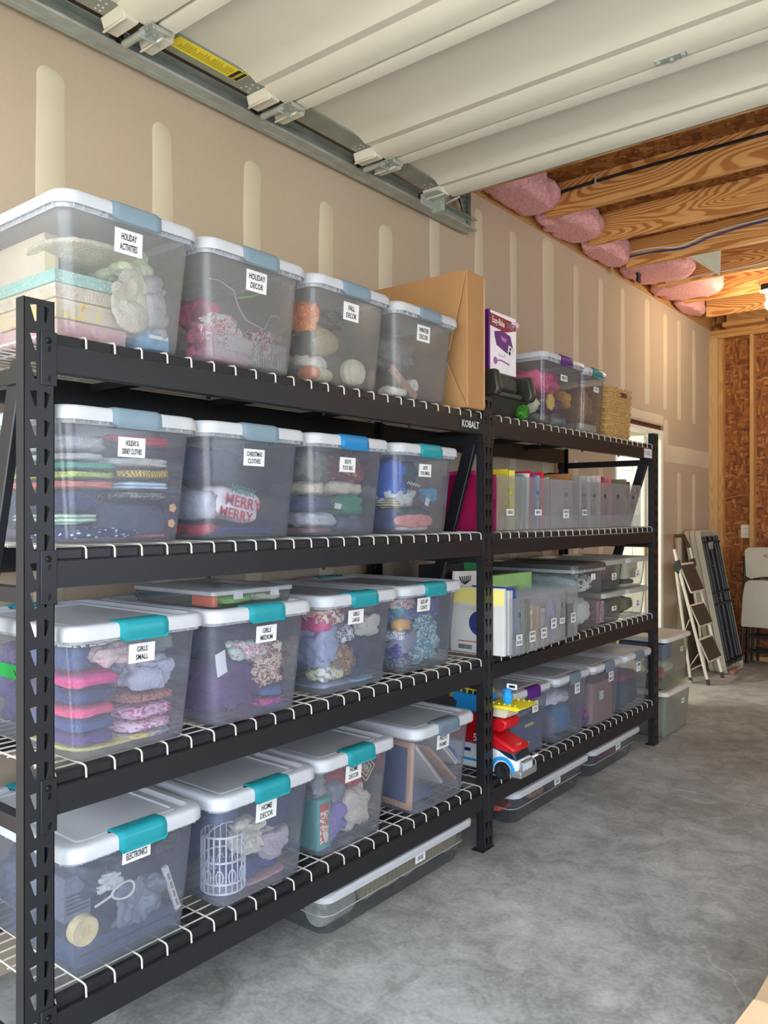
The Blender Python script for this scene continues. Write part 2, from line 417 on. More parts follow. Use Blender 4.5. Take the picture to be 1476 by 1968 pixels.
tops = [(1.29, .095, 2.735), (1.70, .09, 2.72), (2.12, .088, 2.73), (2.54, .092, 2.70), (2.95, .1, 2.715), (3.35, .09, 2.89), (3.775, .09, 3.04),
        (4.156, .075, 3.02), (4.60, .15, 3.10), (5.0, .075, 3.03), (5.40, .078, 3.03), (5.80, .08, 3.05), (6.30, .105, 3.07), (6.715, .09, 3.03), (7.06, .1, 3.045), (7.46, .1, 3.04)]
for y, w_, zt in tops:
    patch(y-w_/2, y+w_/2, 2.05 if y < 5.5 else (2.22 if y < 7 else 2.17), zt)
    if y < 5.5 or y > 7: patch(y-w_/2, y+w_/2, .2, 1.72)
patch(6.675, 6.79, 1.85, 2.15)
def bandstrip(y0, y1, z0, z1):
    p = MB(); n = 40; vs = []; fs = []
    for k in range(n+1):
        y = y0+(y1-y0)*k/n; a = z0+noise.noise(Vector((y*3, 4, 0)))*.01; b = z1+noise.noise(Vector((y*3, 9, 0)))*.01
        vs += [(0.0, y, a), (.0025, y, a+.012), (.0025, y, b-.012), (0.0, y, b)]
    for k in range(n):
        for j in range(3): fs.append((4*k+j+4, 4*k+j+5, 4*k+j+1, 4*k+j))
    p.add(vs, fs); p.build('compound_band', MUD, wall, smooth=60)
bandstrip(.2, 5.6, 1.80, 1.93); bandstrip(6.67, 8.0, 1.795, 1.94); bandstrip(5.6, 6.66, 2.1, 2.17)
# far wall: sheathing behind bare studs
far = struct(MB().box(-.12, 6.2, 8.02, 8.14, 0, 3.45), 'wall_back', OSB)
MB().box(0.0, .077, 7.905, 7.945, .04, 3.02).build('board', lumber('pale board', 2, (176, 138, 88), (206, 170, 118), 0.), far, label='pale board closing the wall corner')
for x in [.355+.406*k for k in range(14)]:
    MB().box(x, x+.036, 7.93, 8.02, .04, 3.02).build('stud', STUD, far)
MB().box(.077, .115, 7.945, 8.02, .04, 3.02).build('stud', STUD, far)
MB().box(.08, 6, 7.93, 8.02, 0, .04).build('bottom_plate', STUD, far)
PLH = lumber('plate lumber', 0, (150, 96, 44), (196, 146, 88), 0.)
for z in (3.02, 3.06): MB().box(.002, 6, 7.92, 8.02, z+.001, z+.038).build('top_plate', PLH, far)
MB().box(.16, 6, 7.90, 7.94, 3.10, 3.29).build('rim_board', PLH, far)
MB().box(.15, .52, 7.80, 7.9, 3.10, 3.138).build('blocking', PLH, far)
MB().box(.56, 1.3, 7.80, 7.9, 3.10, 3.138).build('blocking', PLH, far)
wr_ = MB(); wr_.box(6.08, 6.2, .1, 2.4, 0, 3.45); wr_.box(6.08, 6.2, 5.6, 8.12, 0, 3.45); wr_.box(6.08, 6.2, 2.4, 5.6, 0, .9); wr_.box(6.08, 6.2, 2.4, 5.6, 2.35, 3.45)
struct(wr_, 'wall_right', DRY)
wf = MB(); wf.box(6.09, 6.19, 2.4, 2.45, .9, 2.35); wf.box(6.09, 6.19, 5.55, 5.6, .9, 2.35); wf.box(6.09, 6.19, 2.45, 5.55, .9, .95); wf.box(6.09, 6.19, 2.45, 5.55, 2.30, 2.35); wf.box(6.11, 6.17, 3.97, 4.03, .95, 2.30)
struct(wf, 'window_1', WHITE)
# front wall with the big opening the camera looks in through
fw = MB(); fw.box(-.12, .12, .1, .24, 0, 3.45); fw.box(5.2, 6.2, .1, .24, 0, 3.45); fw.box(.12, 5.2, .1, .24, 2.55, 3.45)
struct(fw, 'wall_front', DRY)
# ceiling: sheathing over joists
ceil = struct(MB().box(-.15, 6.2, .1, 8.14, 3.296, 3.33), 'ceiling', OSB)
for k in range(-5, 6):
    y = 4.31+.614*k
    MB().box(-.02 if k < 0 else .13, 6.08, y, y+.038, 3.112, 3.296).build('joist', JOIST, ceil)
roofm = mat('shingle grey', (90, 88, 86), .9)
struct(MB().box(-.3, 6.4, .08, 8.3, 3.45, 3.5), 'roof', roofm)
tp = MB().box(-.12, .0, .1, 8.0, 3.112, 3.295)
tp.build('top_plate', PLH, wall)
# pink batts stuffed in the joist bays at the wall head
def batt(y0, y1, x1, drop, label):
    V, F = ICO[4]; vs = []
    sd = Vector((y0*7, 3, 1))
    for n in V:
        q = (abs(n.x)**3.2+abs(n.y)**3.2+abs(n.z)**3.2)**(-1/3.2); p = n*q
        p = Vector((p.x*(x1)/2, p.y*(y1-y0)/2, p.z*.10))
        a = noise.noise(p*14+sd)*.035+noise.noise(p*45+sd)*.012
        p += n*a
        vs.append(Vector(((x1)/2+p.x, min(max((y0+y1)/2+p.y, y0+.001), y1-.001), min(3.195+p.z-drop*max(0, -p.y)*0, 3.293))))
    mb = MB(); mb.add([(max(p.x, .004), p.y, max(p.z, 3.113-drop)) for p in vs], F)
    return mb.build('insulation_batt', PINKI, None, smooth=180, label=label, cat='insulation', group='pink insulation batts along the wall head')
batt(3.74, 4.30, .26, -.002, 'pink insulation batt nearest the garage door track')
batt(4.36, 4.91, .27, -.002, 'pink insulation batt between the first two bare joists')
batt(4.975, 5.525, .20, -.002, 'small pink insulation batt with a white wire crossing it')
batt(5.59, 6.14, .47, -.002, 'pink insulation batt with a black clip hanging below')
batt(6.20, 6.75, .50, -.002, 'pink insulation batt bulging widest over the wall')
batt(6.82, 7.36, .16, -.002, 'small pink insulation batt beside the last joists')
# the door in the left wall
JAMB = mat('white door paint', (236, 234, 222), .4, var=.02)
dj = MB(); dj.box(-.12, .004, 5.645, 5.675, 0, 2.02); dj.box(-.12, .004, 6.60, 6.655, 0, 2.02); dj.box(-.12, .004, 5.645, 6.655, 2.02, 2.045)
frame = struct(dj, 'door_1', JAMB)
MB().box(-.11, -.02, 5.645, 6.655, 2.048, 2.083).build('header_gap', mat('dark stained header', (96, 52, 26), .8), frame, label='dark bare header over the door frame')
dl = MB(); dl.box(-1.03, -.125, 6.556, 6.594, .01, 2.01)
leaf = dl.build('door_leaf', mat('bright white door leaf', (240, 238, 224), .4, var=.01), frame, bevel=.002)
for y0, y1 in ((-.93, -.62), (-.53, -.22)):
    for z0, z1 in ((.2, .85), (.98, 1.62), (1.72, 1.92)):
        p = MB(); p.box(y0, y1, 6.550, 6.557, z0, z1); p.build('panel', MATS['bright white door leaf'], leaf, bevel=.006)
BRASS = mat('dull brass', (150, 132, 70), .4, metal=.8)
for z in (.3, 1.05, 1.8): MB().box(-.128, -.11, 6.584, 6.602, z-.05, z+.05).build('hinge', BRASS, frame)
kn = MB(); kn.lathe((-.97, 6.553, .95), [(.012, 0), (.012, -.03), (.026, -.042), (.03, -.055), (.02, -.07)], 16, ax='y'); kn.build('door_knob', BRASS, frame, smooth=40)

# the lit room beyond the open door
hall = MB(); hall.box(-2.6, -.13, 7.6, 7.7, 0, 2.5); hall.box(-2.7, -2.6, 3.4, 7.7, 0, 2.5); hall.box(-2.6, -.13, 3.4, 3.5, 0, 2.5); hall.box(-2.6, -.12, 3.5, 7.6, 2.44, 2.5)
hall.box(-.13, -.121, 3.5, 5.62, 0, 2.44); hall.box(-.13, -.121, 6.68, 7.6, 0, 2.44)
struct(hall, 'wall_hallway', mat('hallway paint', (236, 232, 216), .7, var=.01))
struct(MB().box(-2.6, -.12, 3.5, 7.6, -.05, -.002), 'floor_hallway', mat('hallway floor', (176, 164, 146), .6))
hl = bpy.data.lights.new('hallway_lamp', 'AREA'); hl.shape = 'DISK'; hl.size = .35; hl.energy = 15; hl.color = (1, .96, .86)
ho = bpy.data.objects.new('hallway_lamp', hl); C.objects.link(ho); ho.location = (-1.0, 5.4, 2.42)
# outlet on the far wall, cables
o = MB(); o.box(.258, .335, 8.008, 8.019, 1.13, 1.255)
outl = o.build('wall_outlet', mat('ivory outlet plate', (226, 220, 200), .4), None, bevel=.003, label='ivory double wall outlet on the bare board wall', cat='outlet')
for z in (1.165, 1.222):
    p = MB(); p.lathe((.2965, 8.0085, z), [(.017, 0), (.017, -.002)], 16, ax='y')
    so = p.build('socket', MATS['ivory outlet plate'], outl)
    q = MB(); q.box(.288, .2905, 8.0055, 8.0066, z-.006, z+.006); q.box(.3025, .305, 8.0055, 8.0066, z-.006, z+.006); q.build('slot', INK, so)
def cable(name, pts, r, m, label, cat='cable', **kw):
    P = [Vector(p) for p in pts]; out = []
    for k in range(len(P)-1):
        a, b, c, d = P[max(k-1, 0)], P[k], P[k+1], P[min(k+2, len(P)-1)]
        for i in range(6):
            t = i/6; out.append(.5*((2*b)+(c-a)*t+(2*a-5*b+4*c-d)*t*t+(3*b-a-3*c+d)*t**3))
    out.append(P[-1])
    return MB().tube(out, r, 6).build(name, m, None, smooth=60, label=label, cat=cat, **kw)
WCAB = mat('white cable', (232, 226, 214), .4); KCAB = mat('black cable', (30, 30, 40), .45); BCAB = mat('blue cable', (52, 70, 130), .45)
cable('ceiling_cable', [(.03, 5.52, 3.12), (.1, 5.5, 3.19), (.32, 5.5, 3.20), (.52, 5.5, 3.17), (.72, 5.5, 3.215), (1.0, 5.5, 3.235), (1.6, 5.5, 3.24), (2.6, 5.5, 3.2), (4, 5.5, 3.22)], .006, WCAB, 'white cable looping along the third joist')
cable('ceiling_cable', [(.03, 5.49, 3.12), (.12, 5.50, 3.165), (.34, 5.5, 3.17), (.55, 5.5, 3.155), (.74, 5.5, 3.195), (1.05, 5.5, 3.22), (1.6, 5.5, 3.222), (4, 5.5, 3.2)], .006, BCAB, 'dark blue cable under the white one')
cable('ceiling_cable', [(.2, 6.145, 3.13), (.45, 6.145, 3.135), (.8, 6.145, 3.14), (1.3, 6.145, 3.17), (3, 6.145, 3.2)], .005, WCAB, 'cream cable stapled along the fourth joist')
kc = cable('ceiling_cable', [(.1, 4.30, 3.225), (.5, 4.302, 3.245), (1.4, 4.302, 3.25), (2.5, 4.302, 3.25), (5, 4.302, 3.25)], .009, KCAB, 'black cable stapled along the first bare joist')
for x in (.45, 1.55, 2.6): MB().box(x-.003, x+.003, 4.286, 4.309, 3.22, 3.27).build('staple', WIREM, kc)
cable('wall_cable', [(.117, 8.012, 1.50), (.2, 8.0, 1.52), (.28, 8.005, 1.53), (.352, 8.01, 1.515)], .006, mat('pinkish cable', (176, 110, 80), .5), 'thin tan cable strung between the back wall studs')
g = MB(); g.prism([(.56, 3.11), (.77, 3.11), (.765, 2.94)], 5.56, 5.572, 'y')
g.build('metal_gusset', mat('pale gusset plate', (214, 214, 190), .5), None, label='pale triangular plate hanging below the joists', cat='plate')
b = MB(); b.box(.14, .155, 5.70, 5.76, 3.05, 3.075); b.box(.14, .155, 5.71, 5.75, 3.075, 3.09); b.box(.14, .155, 5.70, 5.76, 3.09, 3.112)
b.build('strap_clip', INK, None, label='small black clip hanging under the pink insulation', cat='clip')
# bulb fixture
lx, ly = .83, 6.62
fx = empty('ceiling_light', (lx, ly, 3.112), 'bare glowing bulb in a white holder under a black box', 'lamp')
MB().box(lx-.055, lx+.055, ly-.05, ly+.05, 3.065, 3.112).build('junction_box', mat('black junction box', (26, 24, 26), .5), fx, bevel=.008)
p = MB(); p.lathe((lx, ly, 3.065), [(.07, 0), (.072, -.006), (.05, -.012), (.036, -.02), (.034, -.05), (.028, -.055)], 24); p.build('lamp_holder', WHITE, fx, smooth=40)
em = bpy.data.materials.new('glowing bulb'); em.use_nodes = True
eb = em.node_tree.nodes['Principled BSDF']; eb.inputs['Emission Color'].default_value = (1, .86, .62, 1); eb.inputs['Emission Strength'].default_value = 6
p = MB(); p.lathe((lx, ly, 3.01), [(.014, .012), (.016, 0), (.03, -.03), (.036, -.055), (.03, -.08), (.014, -.095), (.002, -.098)], 20); p.build('bulb', em, fx, smooth=60)
MB().tube([(lx-.07, ly, 3.15), (lx-.075, ly-.02, 3.12), (lx-.04, ly-.03, 3.08)], .004, 6).build('lamp_wire', WCAB, fx, smooth=60)
pl = bpy.data.objects.new('bulb_light', bpy.data.lights.new('bulb_light', 'POINT')); C.objects.link(pl)
pl.location = (lx, ly, 2.86); pl.data.energy = 6; pl.data.color = (1, .80, .55); pl.data.shadow_soft_size = .05
# a second identical bulb out of frame on the other side of the garage
pl2 = bpy.data.objects.new('bulb_light', pl.data); C.objects.link(pl2); pl2.location = (3.4, 6.0, 2.86)

# ------------------------------------------------------------------ overhead door
LY = [.30, .885, 1.475, 2.06, 2.65]; LE = [.875, 1.465, 2.05, 2.64, 3.135]
gd = empty('garage_door', (2.5, 1.7, 2.84), 'cream panelled garage door rolled up under the ceiling', 'garage door', kind='thing')
for s, (a, b) in enumerate(zip(LY, LE)):
    Ln = b-a
    pr = [(0, 2.895), (0, 2.842), (.012, 2.838), (.058, 2.838), (.066, 2.846), (.068, 2.872), (.075, 2.8745), (Ln*.60, 2.8745), (Ln*.68, 2.866), (Ln*.735, 2.853), (Ln*.80, 2.857), (Ln*.86, 2.842), (Ln*.92, 2.838), (Ln-.006, 2.838), (Ln, 2.842), (Ln, 2.895)]
    mb = MB()
    mb.prism([(y+a, z) for y, z in pr], .262, 4.95, 'x')
    pa = mb.build('door_section', DOORW, gd, smooth=28)
    # end stile and the rail ends that wrap it
    st = MB(); st.box(.165, .2615, a+.01, b-.01, 2.866, 2.892); e_ = st.build('end_stile', GALVD, pa)
    for y0, y1 in ((a+.022, a+.085), (b-.10, b-.032)):
        q = MB(); q.prism([(y0, 2.866), (y0+.012, 2.832), (y0+.004, 2.822), (y0+.012, 2.820), (y0+.022, 2.830), (y1-.008, 2.830), (y1, 2.866)], .150, .2622, 'x'); q.build('rail_end', DOORW, pa, bevel=.004)
    h = MB()
    for hy in (b-.12, b-.14, a+.09):
        for hx in (.18, .2, .225): h.lathe((hx, hy+random.uniform(-.01, .01), 2.8655), [(.004, 0), (.004, -.001)], 8)
    h.build('punched_hole', mat('bright hole', (214, 214, 206), .6), pa)
    if s:
        # roller hinge across the seam
        y = a-.005
        hg = MB(); hg.box(.235, .30, y-.028, y+.05, 2.831, 2.8355); hg.box(.235, .239, y-.028, y+.05, 2.812, 2.8355); hg.box(.296, .30, y-.02, y+.045, 2.818, 2.8355)
        hg = hg.build('roller_hinge', GALV, gd, bevel=.002)
        t = MB(); t.tube([(.135, y-.01, 2.832), (.255, y-.01, 2.832)], .012, 12); t.build('hinge_sleeve', GALV, hg, smooth=50)
        t = MB()
        for hx, hy in ((.255, .02), (.28, .03), (.262, -.015)): t.lathe((hx, y+hy, 2.8315), [(.005, 0), (.005, -.004), (.002, -.006)], 8)
        t.build('bolt', GALV, hg, smooth=50)
        r = MB(); r.tube([(.085, y-.01, 2.872), (.1, y-.01, 2.872)], .021, 16); r.tube([(.1, y-.01, 2.872), (.14, y-.01, 2.835)], .005, 8)
        r.build('roller', mat('dark roller', (50, 46, 42), .4), gd, smooth=50)
MB().box(.262, 4.95, 3.135, 3.155, 2.846, 2.895).build('bottom_seal', GALVD, gd, label='grey metal strip along the door edge')
bb = MB(); bb.box(.165, .262, 3.0, 3.09, 2.829, 2.835); bb.box(.165, .17, 3.0, 3.10, 2.79, 2.835); bb.box(.165, .235, 3.092, 3.098, 2.772, 2.84); bb.tube([(.085, 3.11, 2.872), (.16, 3.12, 2.80), (.30, 3.125, 2.828)], .006, 8)
bb = bb.build('bottom_bracket', GALV, gd, bevel=.002)
for z, x in ((2.79, .185), (2.815, .215), (2.80, .222)): MB().lathe((x, 3.092, z), [(.007, 0), (.007, -.005), (.003, -.007)], 8, ax='y').build('bolt', GALV, bb, smooth=50)
r = MB(); r.tube([(.085, 3.11, 2.872), (.1, 3.11, 2.872)], .021, 16); r.build('roller', MATS['dark roller'], gd, smooth=50)
ch = MB(); ch.box(1.40, 1.50, 2.60, 2.628, 2.833, 2.838)
ch = ch.build('centre_hinge', GALV, gd)
for x in (1.41, 1.45, 1.49): MB().lathe((x, 2.612 if x != 1.45 else 2.622, 2.833), [(.009, 0), (.009, -.006), (.004, -.009)], 8).build('bolt', GALV, ch, smooth=50)
YEL = mat('yellow warning label', (236, 214, 44), .5, var=.02)
stk = MB().prism([(.198, 1.575), (.262, 1.575), (.262, 1.865), (.198, 1.865)], 2.8645, 2.8655, 'z').build('warning_label', YEL, gd, label='long yellow warning label on the door stile')
q = MB()
for j in range(19):
    y = 1.603+j*.0112
    x0 = .208; x1 = .252 if j % 5 else .236
    if j in (6, 7): x1 = .246
    q.box(x0, x1, y, y+.0022, 2.8641, 2.8646)
    q.box(x0, x1-.006, y+.005, y+.0072, 2.8641, 2.8646)
q.build('fine_print', mat('faded olive ink', (150, 140, 40), .7), stk)
MB().box(.201, .259, 1.822, 1.861, 2.864, 2.8646).build('heading_block', INK, stk)
lettering('WARNING', stk, Matrix(((0, 0, 1, 0), (1, 0, 0, 0), (0, 1, 0, 0), (0, 0, 0, 1))) if False else Matrix(((0, 1, 0, .23), (1, 0, 0, 1.842), (0, 0, -1, 2.8636), (0, 0, 0, 1))) @ Matrix.Rotation(PI/2, 4, 'Z'), .016, YEL, .7)
# horizontal track and its hanger
tk = empty('door_track', (.09, 2, 2.875), 'galvanised steel roller track running high along the left wall', 'track')
pr = [(.05, 2.846), (.092, 2.846), (.096, 2.852), (.096, 2.856), (.091, 2.852), (.055, 2.850), (.055, 2.902), (.091, 2.902), (.095, 2.897), (.099, 2.899), (.094, 2.907), (.05, 2.907)]
MB().prism([(x, z) for x, z in pr], .3, 3.605, 'y').build('rail', GALV, tk, smooth=30)
MB().prism([(.026, 2.842), (.05, 2.842), (.05, 2.846), (.03, 2.846), (.03, 2.875), (.026, 2.875)], .3, 3.6, 'y').build('angle_brace', GALV, tk)
hb = MB()
hb.box(.046, .049, 3.52, 3.56, 2.85, 3.112); hb.box(.049, .085, 3.557, 3.56, 2.85, 3.112)
hb = hb.build('hanger_angle', GALVD, tk)
q = MB()
for k in range(9):
    for a_ in (3.53, 3.548): q.box(.0492, .0496, a_-.003, a_+.003, 2.88+k*.026, 2.892+k*.026)
    q.box(.06, .066, 3.5563, 3.5568, 2.88+k*.026, 2.892+k*.026)
q.build('punched_slot', mat('shadowed slot', (52, 50, 44), .8), hb)
MB().prism([(3.40, 3.11), (3.44, 3.11), (3.54, 2.93), (3.54, 2.98)], .05, .054, 'x').build('diagonal_strap', GALVD, tk)
MB().lathe((.062, 3.555, 2.868), [(.008, 0), (.008, -.012), (.004, -.016)], 8, ax='y').build('bolt', GALV, tk, smooth=50)

# ------------------------------------------------------------------ the shelving
FX = .6535; PY = [.869, 2.759, 4.650]; PW = .0705
LV = {'1': .265, '2': .775, '3': 1.283, '4': 1.768}
rack = empty('storage_rack', (.35, 2.8, 0), 'black steel two-bay shelving rack with white wire decks', 'shelving')
def plate(w, pitch, holes, th):
    """mesh data of one perforated pitch, in (u along width, v up)"""
    outer = [(0, 0), (w, 0), (w, pitch), (0, pitch)]
    tri = tessellate_polygon([[Vector((*p, 0)) for p in outer]]+[[Vector((*p, 0)) for p in h] for h in holes])
    pts = outer+[p for h in holes for p in h]
    return pts, tri
def slot(x0, x1, flip, z0=.013, z1=.050):
    r = .0015
    if not flip: return [(x0, z1-.002), (x0+.0015, z1-.004), (x1-.0045, z0), (x1-.0015, z0), (x1, z0+.002), (x1, z1), (x1-.002, z1)][::-1]
    return [(x1, z1-.006), (x1-.0015, z1-.009), (x0+.004, z0), (x0+.001, z0), (x0, z0+.002), (x0, z1), (x0+.002, z1)]
PTS, TRI = plate(PW, .063, [slot(.013, .0295, False), slot(.047, .061, True)], .002)
HOL = [list(range(4, 11)), list(range(11, 18))]
def post_mesh(front):
    mb = MB(); sx = FX if front else .045
    s = 1 if front else -1; ox = sx
    for k in range(29):
        z = .001+k*.063
        for d, fl_ in ((0, False), (.002, True)):
            vs = [(ox-s*d, p[0], z+p[1]) for p in PTS]
            mb.add(vs, [tuple(t)[::-1] if fl_ else tuple(t) for t in TRI])
        vs = [(ox, p[0], z+p[1]) for p in PTS]+[(ox-s*.002, p[0], z+p[1]) for p in PTS]; n = len(PTS)
        mb.add(vs, [(h[i], h[(i+1) % len(h)], n+h[(i+1) % len(h)], n+h[i]) for h in HOL for i in range(len(h))])
    a, b = sorted((ox, ox-s*.034))
    mb.box(a, b, 0, .002, 0, 1.829); mb.box(a, b, PW-.002, PW, 0, 1.829)
    e = sorted((ox-s*.034, ox-s*.032))
    mb.box(*e, .002, .012, 0, 1.829); mb.box(*e, PW-.012, PW-.002, 0, 1.829)
    f = sorted((ox+s*.004, ox-s*.05)); mb.box(*f, -.012, PW+.006, 0, .003)
    me_o = mb.build('post', BLACK)
    return me_o
for front in (True, False):
    src = post_mesh(front)
    for k, y in enumerate(PY):
        o = src if k == 0 else src.copy()
        if k: C.objects.link(o)
        o.parent = rack; o.location = Vector((0, y, 0))-wl(rack)
# beams
def beam(y0, y1, T, front):
    s = 1 if front else -1; ox = FX if front else .045
    pr = [(0, T-.094), (.0, T-.034), (-.004, T-.031), (-.016, T-.029), (-.017, T-.010), (-.022, T-.005), (-.036, T-.005), (-.036, T-.094)]
    mb = MB(); mb.prism([(ox+s*x, z) for x, z in pr], y0, y1, 'y')
    o = mb.build('beam', BLACK, rack, smooth=20)
    # connector plates hooked on the posts
    for yy, sg in ((y0, -1), (y1, 1)):
        a, b = sorted((yy+sg*.034, yy-sg*.004))
        c = MB(); f = sorted((ox+s*.0005, ox+s*.003)); c.box(*f, a, b, T-.128, T-.008)
        c.box(*sorted((ox+s*.003, ox-s*.034)), *sorted((yy-sg*.004, yy-sg*.0015)), T-.128, T-.008)
        cp = c.build('connector_plate', BLACK, o, bevel=.0015)
        if front:
            m_ = (a+b)/2
            q = MB(); q.lathe((ox+.003, m_-.002, T-.028), [(.0075, 0), (.007, .002), (.004, .004), (.002, .0035)], 12, ax='x')
            for z in (T-.046, T-.112): q.prism([(m_-.003, z-.007), (m_+.003, z-.007), (m_+.005, z+.006), (m_-.001, z+.006)], ox+.003, ox+.0045, 'x')
            q.build('bolt', BOLT, cp, smooth=40)
for bay in (0, 1):
    y0 = PY[bay]+PW+.001; y1 = PY[bay+1]-.001
    for T in LV.values():
        beam(y0, y1, T, True); beam(y0, y1, T, False)
        # wire deck: rods from front to back draped over the beam, and long rods
        mb = MB(); n = 24; sp = (y1-y0-.012)/n
        for k in range(n+1):
            y = y0+.006+k*sp
            mb.tube([(FX-.007, y, T-.036), (FX-.0085, y, T-.010), (FX-.013, y, T-.004), (FX-.022, y, T-.0025), (.075, y, T-.0025), (.057, y, T-.006), (.054, y, T-.034)], .0024, 5, caps=False)
        mb.tube([(FX-.0045, y0+.003, T-.034), (FX-.0045, y1-.003, T-.034)], .0026, 6); mb.tube([(.05, y0+.003, T-.034), (.05, y1-.003, T-.034)], .0026, 6)
        for k in range(13):
            x = .09+k*.0425
            mb.tube([(x, y0+.003, T-.0072), (x, y1-.003, T-.0072)], .0022, 5)
        mb.build('wire_deck', WIREM, rack, smooth=60)
        for k in (1, 2, 3):
            yy = y0+(y1-y0)*k/4
            q = MB(); q.prism([(yy-.018, T-.010), (yy+.018, T-.010), (yy+.018, T-.034), (yy+.016, T-.034), (yy+.016, T-.012), (yy-.016, T-.012), (yy-.016, T-.034), (yy-.018, T-.034)], .081, FX-.036, 'x')
            q.build('cross_bar', BLACK, rack)
            MB().lathe((FX-.028, yy, T-.094), [(.006, 0), (.006, -.007), (.003, -.009)], 8).build('bolt', BOLT, rack, smooth=40)
for k, y in enumerate(PY):
    for T in LV.values():
        q = MB(); yy = y+(.004 if k < 2 else PW-.034)
        q.box(.079, FX-.036, yy, yy+.030, T-.125, T-.09); q.build('side_bar', BLACK, rack, bevel=.002)
    yy = y+.012
    q = MB(); w_ = .034
    for dd in (0.,):
        q.hexa([(.10, yy, .10), (.10+w_*.0+.055, yy, .10), (.155, yy+.022, .10), (.10, yy+.022, .10)], [(FX-.085, yy, 1.70), (FX-.03, yy, 1.70), (FX-.03, yy+.022, 1.70), (FX-.085, yy+.022, 1.70)])
    q.build('diagonal_brace', BLACK, rack, bevel=.003)
# maker's plate on the top beams
for y, w_ in ((2.66, .14), (4.555, .12)):
    pl_ = MB().box(FX+.0003, FX+.0015, y-w_/2, y+w_/2, 1.679, 1.729).build('maker_plate', INK if y < 3 else mat('pale plate', (226, 230, 228), .4), rack)
    lettering('KOBALT', pl_, face_x(FX+.0017, y, 1.7045), .038, mat('silver print', (206, 204, 196), .4) if y < 3 else mat('grey print', (150, 154, 156), .5), .86)

# ------------------------------------------------------------------ latch totes
# local frame: front bottom edge at x=0, y centred, z=0 on the deck
def tote_meshes(W=.31, D=.49, H=.322, tag=''):
    hb = W/2; ht = hb+.026; r = {}
    def ring(f, z, g=0., rad=.026): 
        hw = hb+(ht-hb)*f+g; return rrect(-D-.018*f-g, .018*f+g, -hw, hw, rad+.006*f, z, 4)
    mb = MB(); zt = H-.040
    mb.loft([ring(0, .0006, -.016), ring(0, .002, -.006), ring(.02, .008, -.001)]+[ring(t, .008+(zt-.008)*t) for t in (.05, .35, .7, 1)], True, False)
    o = mb.build('tote_body', BINB, smooth=50); r['tub'] = o.data; bpy.data.objects.remove(o)
    mb = MB()
    mb.loft([ring(1, zt, 0), ring(1, zt-.003, .009), ring(1, zt+.004, .0105), ring(1, H-.024, .012)], False, False)
    o = mb.build('rim', BINR, smooth=30); r['rim'] = o.data; bpy.data.objects.remove(o)
    mb = MB(); x1 = .018+.009
    for y in (-ht+.02, -ht+.045, -ht+.055, -ht+.085, -ht+.09, -ht+.105, ht-.105, ht-.09, ht-.085, ht-.06, ht-.045, ht-.02):
        mb.box(x1, x1+.007, y-.0012, y+.0012, zt-.001, H-.024)
    for k in range(14):
        x = .0-k*D/13.5
        for sgn in (-1, 1): mb.box(x-.0012, x+.0012, *sorted((sgn*(ht+.009), sgn*(ht+.016))), zt-.001, H-.024)
    o = mb.build('rib', BINR); r['rib'] = o.data; bpy.data.objects.remove(o)
    lw = ht+.019
    def lr(g, z, rad=.05): return rrect(-D-.04+g, .041-g, -lw+g, lw-g, max(.01, rad-g*.6), z, 8)
    mb = MB()
    mb.loft([lr(.004, H-.030), lr(0, H-.034), lr(0, H-.014), lr(.0025, H-.006), lr(.007, H-.0015), lr(.014, H), lr(.030, H), lr(.036, H-.006), lr(.040, H-.009), lr(.055, H-.009), lr(.058, H-.006), lr(.066, H-.006), lr(.069, H-.010)], False, True)
    o = mb.build('lid', LIDM, smooth=35); r['lid'] = o.data; bpy.data.objects.remove(o)
    mb = MB(); pr = []
    prof = [(-.010, H+.0005), (-.006, H+.0035), (.026, H+.004), (.034, H+.003), (.0415, H-.003), (.0445, H-.012), (.0445, H-.032), (.042, H-.041), (.0455, H-.046)]
    prof = [(x+.0, z) for x, z in prof]; n = len(prof); yw = .069
    ring_o = [(x, z) for x, z in prof]
    rings = []
    for f in [0, .004, .01]+[.02]+[2*yw-.02, 2*yw-.01, 2*yw-.004, 2*yw]:
        e = min(f, 2*yw-f); dep = (0 if e >= .01 else (.01-e)*.35)
        sh = [Vector((x-(.003 if i < n-1 else .0) * (dep > .002), -yw+f, z-dep*.6)) for i, (x, z) in enumerate(ring_o)]
        # shorten the top tongue near the rounded corners
        cut = 0 if e >= .01 else (.01-e)*1.0
        sh[0].x += cut; sh[-1].z += cut; sh[-2].z += cut*.6
        inner = [Vector((p.x-.0035 if i > 3 else p.x, p.y, p.z-(.0035 if i <= 4 else 0))) for i, p in enumerate(sh)][::-1]
        rings.append(sh+inner)
    mb.loft(rings)
    o = mb.build('latch', TEAL, smooth=45); r['latch'] = o.data; bpy.data.objects.remove(o)
    r['H'] = H; r['D'] = D; r['ht'] = ht
    return r
TM = tote_meshes()
TM2 = tote_meshes(.31, .49, .328)
def sticker(root, text, y, z, w_, h, xf, tilt=.064, size=None):
    pts = []
    for zz in (z-h/2, z+h/2):
        for yy in (y-w_/2, y+w_/2):
            pts.append((xf+tilt*(zz-z), yy, zz))
    mb = MB(); a, b, c, d = [Vector(p) for p in pts]; o_ = Vector((-.0008, 0, 0))
    mb.hexa([a+o_, b+o_, b, a], [c+o_, d+o_, d, c])
    off = WL.pop(root.name, None)
    st = mb.build('sticker', STICK); st.parent = root
    lines = text.split('/')
    n = max(len(q) for q in lines)
    s = h*(.40 if len(lines) > 1 else .72)
    tx = lettering('\n'.join(lines), st, face_x(xf+.0006, y, z-s*.05, tilt), s, sx=min(.66, w_*.80/(n*.62*s)), line=1.05)
    if off: WL[root.name] = off
    return st
